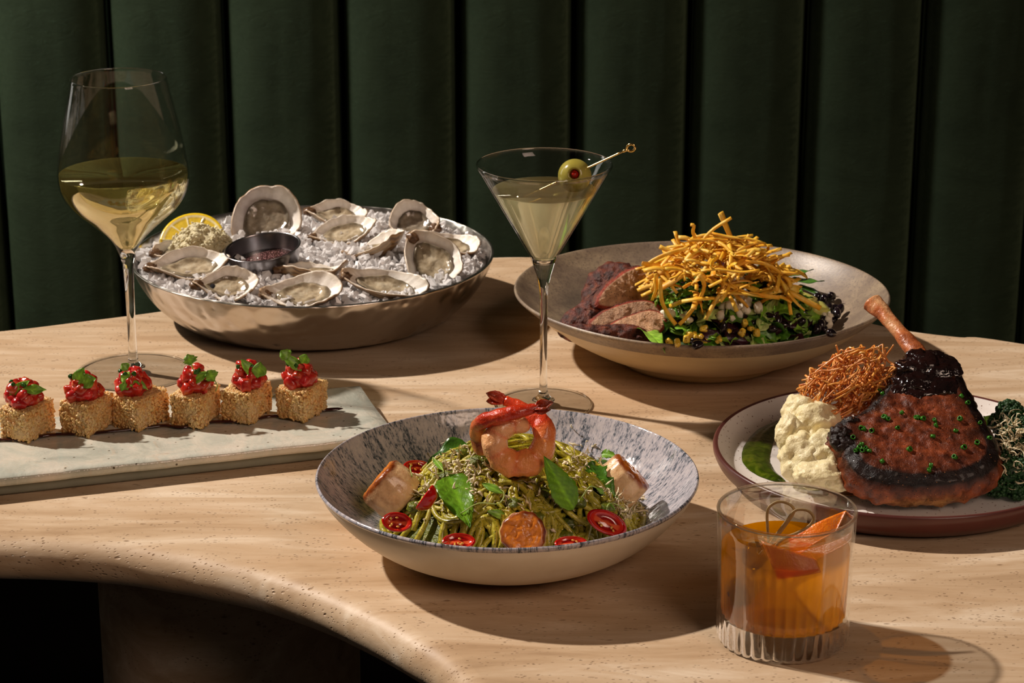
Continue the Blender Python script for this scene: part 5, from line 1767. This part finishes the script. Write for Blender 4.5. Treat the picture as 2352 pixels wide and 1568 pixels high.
scatter('black_bean', [(1850, 745, 35, 18, 26, 'at the right of the salad around the avocado'), (1900, 725, 18, 14, 10, 'beyond the avocado towards the bowl wall'), (1650, 680, 30, 12, 12, 'behind the feta under the tortilla heap'), (1640, 700, 25, 10, 8, 'dusted with feta right of the pale rib'), (1720, 740, 40, 20, 8, 'around the thick pale rib'), (1600, 770, 60, 15, 6, 'near the front rim of the salad'), (1930, 718, 6, 5, 2, 'furthest out at the right')], bean_, 'bean', 'shiny black bean', 'bean', 'black beans in the salad', 1, .004)
scatter('corn_kernel', [(1605, 727, 10, 6, 4, 'left of the long pale rib'), (1722, 762, 12, 8, 4, 'between the two pale ribs'), (1575, 785, 25, 6, 7, 'at the front rim left of centre'), (1690, 712, 8, 5, 2, 'among the feta'), (1660, 745, 50, 20, 5, 'in the middle of the salad greens'), (1620, 785, 25, 6, 4, 'under the tip of the long rib')], corn_, 'corn', 'charred yellow corn kernel', 'corn', 'corn kernels in the salad', 2, .005)
scatter('feta_crumble', [(1695, 672, 20, 10, 34, 'in the largest pile under the tortilla heap'), (1665, 712, 13, 7, 13, 'in the cluster right of the long pale rib'), (1704, 722, 7, 5, 8, 'in the small clump left of the thick pale rib'), (1905, 758, 9, 4, 12, 'in the clump at the right bowl wall'), (1537, 745, 11, 4, 6, 'beside the front chicken slice'), (1585, 748, 9, 4, 4, 'beside the twisted tortilla strip'), (1680, 740, 50, 20, 8, 'loose on the middle of the greens'), (1650, 690, 22, 12, 10, 'loose on the beans behind')], feta_, 'feta', 'white feta crumble', 'cheese', 'feta crumbles on the salad', 3, .007)
def rbo(hx, hy, hz, r): 
    v, f = rbox(hx, hy, hz, r, 3); return v, f
for (px, py, rz, lab) in ((1862, 730, .5, 'avocado cube at the right of the salad beside the beans'), (1840, 712, 1.2, 'avocado cube half hidden under two tortilla strips')):
    v, f = rbox(.0085, .0070, .0075, .002, 3)
    C = [(0.55, .8, .4) if q[0] > .007 else (1, 1, 1) for q in v]
    h = cast(px, py, SBV, .006)
    o = obj('avocado_cube', MB().add(v, f, np.array(C)), mats='avocado'); o.location = h[0]; o.rotation_euler = (.3, .2, rz)
    tag(o, lab, 'avocado')

# chicken slices
crust = lambda k: (lambda v, s: np.array(S(84, 30, 14)[:3]) * (0.4 + 1.0 * max(0, 0.5 + fbm(v, 220, k))) + np.array(S(190, 96, 30)[:3]) * max(0, fbm(v, 190, k + 3)) * .35)
def cface(k, tone=1.0):
    def f(v, s):
        a = np.array(S(204, 160, 124)[:3]) * tone
        g = 0.5 + 0.5 * math.sin(v.x * 900 + 4 * nz(v, 60, k))
        return a * (0.82 + 0.25 * g) 
    return f
crim = lambda k: (lambda v, s: np.array(S(150, 52, 24)[:3]) * (0.7 + 0.5 * max(0, .5 + fbm(v, 200, k))))
CH = [
    ([(1338, 692), (1343, 652), (1362, 622), (1398, 602), (1435, 606), (1462, 628), (1462, 665), (1420, 695), (1370, 705)], 1.770, (-0.25, -0.75, 0.6), .016, crust(1), 'chicken piece at the back with a dark spiced crust, its ridged side up', 1, 0.004),
    ([(1372, 702), (1382, 668), (1412, 640), (1444, 618), (1476, 612), (1500, 632), (1508, 680), (1475, 702), (1425, 708)], 1.748, (0.30, -0.80, 0.52), .014, cface(2), 'thick chicken slice with a wide pink-brown cut face', 2, 0.001),
    ([(1286, 742), (1296, 718), (1335, 694), (1380, 668), (1402, 672), (1396, 706), (1356, 742), (1312, 762)], 1.740, (-0.30, -0.70, 0.65), .014, crust(3), 'crusted tip of chicken pointing to the left edge of the bowl', 3, 0.004),
    ([(1350, 752), (1372, 722), (1420, 700), (1480, 688), (1514, 700), (1520, 728), (1480, 745), (1420, 752)], 1.728, (0.15, -0.80, 0.58), .012, cface(4, .85), 'middle chicken slice with a narrow cut face', 4, 0.001),
    ([(1388, 760), (1410, 738), (1450, 722), (1495, 710), (1528, 722), (1530, 745), (1505, 768), (1440, 772)], 1.716, (0.15, -0.75, 0.65), .012, cface(5, 1.15), 'front chicken slice with a pale crumbly cut face', 5, 0.001),
    ([(1290, 752), (1320, 742), (1380, 745), (1430, 742), (1470, 748), (1488, 765), (1470, 782), (1420, 786), (1360, 778), (1310, 768)], 1.706, (0.0, -0.72, 0.70), .014, crust(6), 'long dark crusted edge of chicken nearest the bowl rim', 6, 0.004),
]
for (px_, y, nrm, th, cf_, lab, sd, bul) in CH:
    cx = sum(p[0] for p in px_) / len(px_); cy = sum(p[1] for p in px_) / len(px_)
    q = aty(cx, cy, y)
    is_crust = sd in (1, 3, 6)
    V, F, C = slab(px_, q, nrm, th, cf_, cf_ if is_crust else crim(sd), crust(sd), sd, bulge=bul, rough_amp=.0012, rim_at=.90, face_amp=.0016 if is_crust else .0006, fscale=170)
    o = fixn(V, F, 'chicken', 'chicken_slice', C)
    tag(o, lab, 'chicken', 'sliced chicken in the salad bowl')

# tortilla strips
TMX, TMY = at(1650, 640, 0.070).x, at(1650, 640, 0.070).y
def strip(pts, w, lab, grp, tw=0.0, th=0.4, col=None, name='tortilla_strip'):
    P = smooth_prof(pts, 3)
    up = Vector((rn.uniform(-.5, .5), -0.6, 0.8))
    m = len(P)
    rad = [w / 2 * (1 + .12 * nz((i * .4, w * 900, 0), 1)) for i in range(m)]
    V, F = tube(P, rad, 6, flat=th, up=up, twist=tw)
    o = obj(name, MB().add(V, F, (np.array((1, rn.uniform(.88, 1.05), rn.uniform(.7, 1.1))) * rn.uniform(.88, 1.08)) if col is None else col), mats='tortilla', smooth=True)
    return tag(o, lab, 'tortilla strip', grp)
def tdome(x, y):
    r2 = ((x - TMX) / 0.053) ** 2 + ((y - TMY) / 0.038) ** 2
    return 0.068 + 0.033 * max(0.0, 1 - r2) ** 0.75
for k in range(285):
    r = math.sqrt(rn.random()) * 1.0; a = rn.uniform(0, 2 * PI)
    x, y = TMX + 0.053 * r * math.cos(a), TMY + 0.038 * r * math.sin(a)
    z = tdome(x, y) + rn.uniform(-0.010, 0.003)
    hd = rn.uniform(0, 2 * PI); L = rn.uniform(.014, .040)
    el = rn.gauss(0, .32)
    d = Vector((math.cos(hd) * math.cos(el), math.sin(hd) * math.cos(el), math.sin(el)))
    sd = Vector((-math.sin(hd), math.cos(hd), 0))
    b1, b2 = rn.gauss(0, .12) * L, rn.gauss(0, .10) * L
    c = Vector((x, y, z))
    pts = [c - d * L / 2 - Vector((0, 0, abs(b2))), c - d * L * .2 + sd * b1, c + d * L * .2 + sd * b1 * .7, c + d * L / 2 - Vector((0, 0, abs(b2) * .8))]
    strip(pts, rn.uniform(.0026, .0038) if rn.random() < .86 else rn.uniform(.0045, .0068), 'golden fried tortilla strip ' + zone(x - TMX, y - TMY, .018, .013, 'the heap of strips on the salad'), 'tortilla strips on the salad', rn.uniform(-1.2, 1.2), rn.uniform(.14, .26))
HS = [  # hero strips, picture points, y, width, label
    ([(1655, 488), (1672, 530), (1692, 575)], 1.745, .0062, 'widest tortilla strip, sticking straight up at the top of the heap'),
    ([(1680, 500), (1640, 525), (1615, 550), (1590, 580)], 1.738, .0030, 'long tortilla strip crossing the widest one at the top'),
    ([(1586, 516), (1594, 518), (1592, 535), (1604, 560)], 1.742, .0032, 'hooked tortilla strip standing up left of the top'),
    ([(1558, 545), (1580, 548), (1592, 570)], 1.738, .0040, 'bent tortilla strip poking out at the upper left'),
    ([(1515, 566), (1535, 575), (1560, 582)], 1.732, .0040, 'tortilla strip poking out at the left shoulder of the heap'),
    ([(1630, 535), (1680, 545), (1720, 548), (1755, 558)], 1.738, .0032, 'long curved tortilla strip reaching right near the top'),
    ([(1720, 538), (1712, 555), (1705, 575)], 1.742, .0024, 'small upright tortilla sliver right of the top'),
    ([(1814, 585), (1785, 590), (1755, 597)], 1.735, .0032, 'straight tortilla strip sticking far out to the right'),
    ([(1478, 618), (1500, 598), (1540, 580), (1580, 570)], 1.728, .0036, 'arched tortilla strip along the left edge of the heap'),
    ([(1478, 622), (1510, 615), (1530, 625), (1540, 650)], 1.716, .0045, 'drooping tortilla strip over the chicken at the left'),
    ([(1506, 628), (1508, 660), (1498, 690)], 1.706, .0036, 'tortilla strip hanging straight down beside the chicken'),
    ([(1516, 640), (1520, 690), (1535, 722), (1552, 745)], 1.702, .0036, 'longest hanging tortilla strip, its end on the greens'),
    ([(1606, 630), (1618, 655), (1605, 690), (1575, 730), (1560, 745)], 1.700, .0036, 'twisted tortilla strip hanging over the pale rib'),
    ([(1590, 632), (1610, 628), (1622, 640)], 1.704, .0030, 'short curled tortilla strip above the twisted one'),
    ([(1635, 625), (1640, 655)], 1.706, .0024, 'tiny tortilla sliver dangling at the front centre'),
    ([(1695, 625), (1675, 650), (1710, 670)], 1.706, .0034, 'folded tortilla strip over the feta heap'),
    ([(1810, 668), (1850, 690), (1885, 708)], 1.712, .0048, 'broad tortilla strip resting on the avocado, upper one'),
    ([(1810, 672), (1832, 698), (1848, 712)], 1.708, .0038, 'tortilla strip on the avocado, lower one'),
    ([(1800, 630), (1812, 645), (1815, 662)], 1.722, .0036, 'bent tortilla strip at the lower right corner of the heap'),
    ([(1745, 620), (1700, 625), (1650, 618), (1610, 622)], 1.700, .0026, 'long wavy tortilla strip across the front of the heap'),
]
for pts, y, w, lab in HS:
    strip([aty(px, py, y - 0.0006 * i) for i, (px, py) in enumerate(pts)], w, lab, None, rn.uniform(-.6, .6), .35, col=np.array((1.0, .95, .85)))
# ------------------------------------------------------------------ pork chop plate
MT['pork'] = quick('glazed_pork', [(0.16, 0.14, 0.14, 1), (0.75, 0.78, 0.78, 1), (1.35, 1.6, 1.6, 1)], 105, detail=9, rough=0.36, vcol=True, nrough=0.7, bumps=[('n', 260, 0.7, 0.0014), ('n', 900, 0.6, 0.0007)], spots=[(420, .10, S(36, 16, 10), .10), (300, .05, S(196, 130, 76), .05)], coat=0.12, spec=0.3, lo=.30, hi=.70)
MT['bone'] = quick('roasted_bone', [S(104, 40, 20), S(196, 112, 62), S(226, 176, 126)], 60, detail=6, rough=0.35, bumps=[('n', 220, 0.8, 0.0014)], coat=0.3)
MT['glaze'] = quick('black_glaze', [S(16, 7, 6), S(36, 15, 12)], 60, rough=0.06, bumps=[('n', 110, 0.9, 0.003), ('n', 300, .3, .001)], coat=1.0)
MT['mash'] = quick('mashed_potato', [S(222, 206, 156), S(238, 226, 184)], 90, rough=0.42, bumps=[('n', 180, 0.7, 0.0022), ('n', 600, .4, .0006)], sss=0.2, sssr=(1, .85, .5), sscale=0.004)
MT['strings'] = quick('fried_potato_string', [S(196, 104, 40), S(224, 146, 68), S(240, 186, 112)], 130, rough=0.32, vcol=True, coat=0.2, bumps=[('n', 900, 0.4, 0.0004)])
MT['green_sauce'] = quick('green_herb_sauce', [S(34, 46, 6), S(58, 74, 10), S(88, 100, 22)], 70, rough=0.12, coat=0.5, dist=1.5, bumps=[('n', 200, 0.4, 0.001)])
MT['chive'] = quick('chopped_chive', [S(30, 92, 14), S(60, 130, 28)], 300, rough=0.25)
MT['floret'] = quick('broccolini_floret', [S(16, 44, 16), S(34, 76, 26)], 200, rough=0.45, bumps=[('n', 900, 0.6, 0.0008)])
MT['stalk'] = quick('broccolini_stalk', [S(96, 148, 42), S(140, 184, 70)], 90, rough=0.32)
MT['jus'] = quick('brown_jus', [S(110, 66, 24), S(150, 98, 44)], 60, rough=0.08, coat=0.6)
sl = R(28)
nC = Vector((0, -math.sin(sl), math.cos(sl)))
TH = 0.027
B = at(2110, 1166, 0.0085)
QC = B + nC * TH * 0.95 + Vector((0, 0.003, 0))
face_px = [(1912, 990), (1925, 965), (1958, 952), (1990, 932), (2018, 905), (2045, 868), (2068, 828), (2110, 806), (2165, 806), (2200, 822), (2212, 862), (2238, 915), (2262, 962), (2288, 1010), (2294, 1048), (2270, 1078), (2215, 1098), (2150, 1108), (2080, 1108), (2010, 1098), (1966, 1078), (1948, 1048), (1938, 1022)]
def pk_face(v, s):
    n1 = fbm(v, 60, 3); n2 = fbm(v, 210, 5)
    a = np.array(S(138, 64, 36)[:3]); b = np.array(S(48, 25, 16)[:3])
    t = min(1, max(0, (s - 0.55) / 0.4)) * .75 + max(0, n1) * .7
    c = a * (1 - min(1, t)) + b * min(1, t)
    return c * (0.85 + 0.5 * n2)
def pk_rim(v, s):
    return np.array(S(30, 15, 11)[:3]) * (0.8 + 0.8 * max(0, fbm(v, 200, 4)))
def pk_side(v, s):
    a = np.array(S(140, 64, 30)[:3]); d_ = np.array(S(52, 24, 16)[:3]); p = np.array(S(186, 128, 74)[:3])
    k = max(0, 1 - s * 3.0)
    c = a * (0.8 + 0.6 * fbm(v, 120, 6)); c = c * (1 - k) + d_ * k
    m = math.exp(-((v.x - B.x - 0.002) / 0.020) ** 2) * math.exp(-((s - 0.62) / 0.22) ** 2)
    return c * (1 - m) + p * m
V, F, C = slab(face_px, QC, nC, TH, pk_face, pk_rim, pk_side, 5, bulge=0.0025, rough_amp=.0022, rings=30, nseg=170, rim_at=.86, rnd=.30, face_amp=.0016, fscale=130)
chop = thing('pork_chop', 'thick glazed bone-in pork chop leaning on the dinner plate, bone pointing up left', 'pork chop')
ko = fixn(V, F, 'pork', 'meat', C, chop)
BV_CH = BVHTree.FromPolygons([tuple(v.co) for v in ko.data.vertices], [tuple(p.vertices) for p in ko.data.polygons])
# bone along the slab plane, slightly above its middle
nb = nC; qb = QC - nC * TH * 0.35
bp_ = [(2128, 850, 27), (2108, 815, 26), (2090, 790, 23), (2068, 765, 20), (2046, 740, 19), (2027, 718, 21), (2012, 703, 25), (2002, 694, 26)]
path = []
for px, py, r in bp_:
    w = atplane(px, py, qb, nb); path.append((w.x, w.y, w.z, r * 0.000285, (1, 1, 1)))
Pb = [Vector(p[:3]) for p in path]
S_ = smooth_prof(Pb, 5); m = len(S_)
rb = np.interp(np.linspace(0, len(path) - 1, m), range(len(path)), [p[3] for p in path])
Vb, Fb = tube(S_, [r * (1 + .05 * nz((i * .3, 0, 0), 1)) for i, r in enumerate(rb)], 28, flat=.85)
Vb = [v + (v - S_[i // 28]) * (0.12 * fbm((v.x, v.y, v.z), 140, 3)) for i, v in enumerate(Vb)]
obj('rib_bone', MB().add(Vb, Fb), chop, mats='bone')
# sticky glaze over the shoulder
mb = MB()
for (px, py, sx, sy, sz, sd) in [(2095, 848, .012, .0095, .006, 1), (2125, 838, .014, .010, .007, 2), (2160, 850, .014, .0115, .0055, 3), (2078, 880, .009, .008, .005, 4), (2112, 880, .015, .011, .006, 5), (2155, 888, .014, .011, .0045, 6), (2098, 908, .0095, .008, .004, 7), (2130, 905, .012, .007, .0035, 8), (2105, 822, .009, .007, .006, 9), (2072, 895, .007, .006, .004, 10), (2140, 822, .010, .006, .005, 11)]:
    c = atplane(px, py, QC, nC)
    v, f = blob(4, (sx, sy, sz), .28, 1.8, sd)
    M = frame(c - nC * 0.0005, Vector((1, 0, 0)), nC)
    mb.add(xf(v, M), f)
g = obj('glaze', mb, chop, mats='glaze'); g['label'] = 'shiny black glaze over the shoulder of the chop'
mbs = MB()
for (px, py, sx, sy, sz, sd) in [(1932, 990, .008, .007, .007, 12), (1945, 1012, .007, .006, .006, 13), (1925, 1005, .005, .006, .005, 14), (1955, 965, .007, .005, .006, 15)]:
    c = atplane(px, py, QC, nC)
    v, f = blob(4, (sx, sy, sz), .25, 1.8, sd)
    mbs.add(xf(v, frame(c - nC * 0.004, Vector((1, 0, 0)), nC)), f, np.array(S(34, 18, 14)[:3]))
obj('charred_fat', mbs, chop, mats='pork')

# chives
rn = random.Random(41)
chv = [(2072, 948), (2105, 960), (2120, 962), (2147, 966), (2150, 978), (2060, 983), (2108, 960), (2040, 963), (2030, 958), (1978, 983), (1985, 986), (2003, 990), (2142, 1002), (2195, 990), (2208, 911), (2222, 925), (2205, 962), (1974, 1028), (1982, 1035), (1990, 1030), (1966, 1035), (2088, 1032), (2213, 1028), (2244, 1018), (2193, 1050), (2026, 1060), (2138, 1070), (2134, 1080), (2272, 1006), (1979, 1020), (1996, 1036), (1960, 1005), (2035, 960), (2250, 972), (2021, 898), (2028, 905)]
BVC = [BV_CH]
for k, (px, py) in enumerate(chv):
    h = cast(px, py, BVC, 0.0006)
    if not h: continue
    r = rn.uniform(.0012, .0018); hh = rn.uniform(.0008, .0016)
    V, F = [], []
    for (rr_, z) in ((r, -hh), (r, hh), (r * .66, hh), (r * .66, -hh)):
        for i in range(12):
            a = 2 * PI * i / 12; V.append((rr_ * math.cos(a), rr_ * math.sin(a), z))
    for q in range(4):
        for i in range(12):
            j = (i + 1) % 12; F.append((q * 12 + i, q * 12 + j, ((q + 1) % 4) * 12 + j, ((q + 1) % 4) * 12 + i))
    o = obj('chive_ring', MB().add(V, F), mats='chive')
    o.location = h[0]
    o.rotation_euler = (h[1] + Vector((rn.uniform(-1, 1), rn.uniform(-1, 1), rn.uniform(-1, 1))) * .8).to_track_quat('Z', 'Y').to_euler()
    tag(o, 'small green chive ring ' + zone(px - 2100, 985 - py, 55, 30, 'the pork chop face').replace('front', 'lower').replace('back', 'upper').replace('top centre', 'centre'), 'chive', 'chopped chives on the pork chop')

# mashed potato
def heap(blobs, mat, name, lab, cat, kind=None, sub=5, amp=.16):
    mb = MB()
    for (p, s, sd) in blobs:
        v, f = blob(sub, s, amp, 1.5, sd, 5)
        mb.add(v + np.array(p), f)
    return tag(obj(name, mb, mats=mat), lab, cat, kind=kind)
def hb(px, py, y, s, sd): return (tuple(aty(px, py, y)), s, sd)
mash = heap([hb(1850, 1050, 1.470, (.0170, .018, .0175), 1), hb(1885, 1085, 1.452, (.0185, .017, .0105), 2), hb(1868, 985, 1.492, (.0190, .019, .0190), 3), hb(1815, 1000, 1.482, (.0100, .012, .0140), 4), hb(1920, 1100, 1.446, (.0110, .012, .0080), 5), hb(1840, 955, 1.50, (.014, .014, .014), 6), hb(1900, 1040, 1.466, (.016, .016, .016), 7)],
            'mash', 'mashed_potato', 'creamy heap of mashed potato between the green sauce and the pork chop', 'mashed potato', amp=.20)
BV_MA = BVHTree.FromPolygons([tuple(v.co) for v in mash.data.vertices], [tuple(p.vertices) for p in mash.data.polygons])
j_ = heap([(tuple(at(1928, 1118, .0072)), (.012, .010, .0011), 11), (tuple(at(1905, 1112, .0072)), (.009, .008, .0011), 12), (tuple(at(1950, 1128, .0072)), (.009, .008, .0010), 13)], 'jus', 'brown_jus', 'small pool of brown jus at the foot of the mashed potato', 'sauce', sub=3)

# green sauce crescent on the plate
cres_o = [(1790, 965), (1745, 985), (1715, 1015), (1704, 1045), (1712, 1072), (1740, 1092), (1775, 1105), (1800, 1108)]
cres_i = [(1796, 972), (1784, 1000), (1772, 1030), (1768, 1055), (1775, 1075), (1788, 1090), (1800, 1100), (1806, 1108)]
so1 = smooth_prof([on(px, py, BV_CP, 0.0, 1.5) for px, py in cres_o], 6)
si1 = smooth_prof([on(px, py, BV_CP, 0.0, 1.5) for px, py in cres_i], 6)
V, F = [], []
m, nn_ = len(so1), 9
for i in range(m):
    for j in range(nn_):
        t = j / (nn_ - 1)
        p = so1[i] * (1 - t) + si1[i] * t
        hgt = 0.0016 * (math.sin(PI * t) ** .5) + 0.0004 * math.sin(t * 14 + i * .1) * math.sin(PI * t)
        V.append((p.x + .0005 * nz(p, 200), p.y, p.z + 0.0004 + hgt * (0.3 + .7 * math.sin(PI * i / (m - 1)) ** .4)))
for i in range(m - 1):
    for j in range(nn_ - 1):
        a = i * nn_ + j; F.append((a, a + nn_, a + nn_ + 1, a + 1))
n_ = len(V)
V2 = [(v[0], v[1], v[2] - 0.0018) for v in V]
F2 = [tuple(n_ + q for q in reversed(f)) for f in F]
o = fixn([Vector(v) for v in V + V2], F + F2, 'green_sauce', 'green_sauce', np.ones((2 * n_, 3)))
tag(o, 'dark green sauce swooshed in a crescent on the left of the plate', 'sauce')

# crispy strings on top of the mash
SX = aty(1945, 885, 1.512)
pnest = thing('crispy_potato_nest', 'tangled nest of thin crispy fried potato strings on the mashed potato', 'fried potato', SX)
rx, ry, rz = 0.036, 0.025, 0.028
tilt_ = R(-14)
for k in range(270):
    u = Vector((rn.gauss(0, 1), rn.gauss(0, 1), rn.gauss(0, 1))).normalized() * rn.uniform(.55, 1.0)
    p = Vector((u.x * rx, u.y * ry, u.z * rz))
    d = Vector((rn.gauss(0, 1), rn.gauss(0, 1), rn.gauss(0, .8))).normalized()
    ax = Vector((rn.gauss(0, 1), rn.gauss(0, 1), rn.gauss(0, 1))).normalized()
    kap = rn.uniform(0, 70) * (2.2 if rn.random() < .25 else 1)
    n_ = rn.randint(7, 14); pts = []
    stick = rn.random() < .16
    for i in range(n_):
        pts.append(Vector((p.x * math.cos(tilt_) + p.z * math.sin(-tilt_), p.y, p.z * math.cos(tilt_) + p.x * math.sin(-tilt_))))
        d = (d + ax.cross(d) * kap * .003 + Vector((rn.gauss(0, .12), rn.gauss(0, .12), rn.gauss(0, .12)))).normalized()
        e = (p.x / rx) ** 2 + (p.y / ry) ** 2 + (p.z / rz) ** 2
        if e > 1.0 and not stick:
            g_ = Vector((p.x / rx ** 2, p.y / ry ** 2, p.z / rz ** 2)).normalized()
            if d.dot(g_) > 0: d = (d - g_ * d.dot(g_) * 2.2).normalized()
        p = p + d * .003
    V, F = tube(smooth_prof(pts, 2), rn.uniform(.00055, .00085), 5)
    c = np.array((1, rn.uniform(.85, 1.1), rn.uniform(.75, 1.1))) * rn.uniform(.75, 1.15)
    obj('potato_string', MB().add(V, F, c), pnest, mats='strings')

# broccolini on the right
def broccolini(lab, stem_px, y, heads, seed):
    t = thing('broccolini', lab, 'broccolini')
    rn = random.Random(seed)
    pts = [aty(px, py, y) for px, py in stem_px]
    obj('stalk', MB().add(*tube(smooth_prof(pts, 5), [.0042] + [.0036] * (5 * (len(pts) - 1) - 1) + [.0048], 10)), t, mats='stalk')
    for (px, py, dy, r) in heads:
        c = aty(px, py, y + dy)
        mb = MB()
        v, f = blob(3, (r * .85, r * .85, r * .75), .2, 2, seed); mb.add(v + np.array(c), f)
        iv1, if1 = ico(1)
        for k in range(260):
            u = Vector((rn.gauss(0, 1), rn.gauss(0, 1), rn.gauss(0, 1))).normalized()
            s = rn.uniform(.0009, .0017)
            mb.add(iv1 * s + np.array(c + Vector((u.x * r * .98, u.y * r * .98, u.z * r * .85)) * rn.uniform(.92, 1.08)), if1)
        obj('floret', mb, t, mats='floret')
    return t
broccolini('broccolini with a bright pale stalk at the top of the pile', [(2262, 968), (2285, 962), (2310, 950)], 1.50, [(2318, 945, 0, .0085), (2340, 965, -.004, .0095), (2300, 972, -.004, .008), (2318, 985, -.01, .009)], 1)
broccolini('broccolini with dark florets in the middle of the pile', [(2270, 1040), (2300, 1030), (2330, 1010)], 1.468, [(2330, 1010, 0, .0120), (2358, 1030, .002, .0125), (2308, 1035, -.004, .0095), (2365, 990, .002, .011)], 2)
broccolini('broccolini with dark florets at the front of the pile', [(2262, 1110), (2290, 1100), (2320, 1085)], 1.448, [(2318, 1085, 0, .0125), (2350, 1095, 0, .0125), (2290, 1110, -.002, .0100), (2335, 1120, -.006, .0085), (2372, 1070, .002, .011)], 3)
dg = bpy.context.evaluated_depsgraph_get()
bvb = []
for o in COL.objects:
    if o.name.startswith('floret'):
        bvb.append(BVHTree.FromPolygons([tuple(v.co) for v in o.data.vertices], [tuple(p.vertices) for p in o.data.polygons]))
shavings([(2330, 985, 12, 15, 22), (2322, 1010, 12, 14, 22), (2315, 1045, 12, 14, 16), (2310, 1090, 16, 14, 6), (2300, 975, 10, 8, 8), (2345, 1040, 10, 30, 10)], bvb, 'parmesan_curls', 'thin white parmesan curls on the broccolini', 9, .006, .013, .0005)
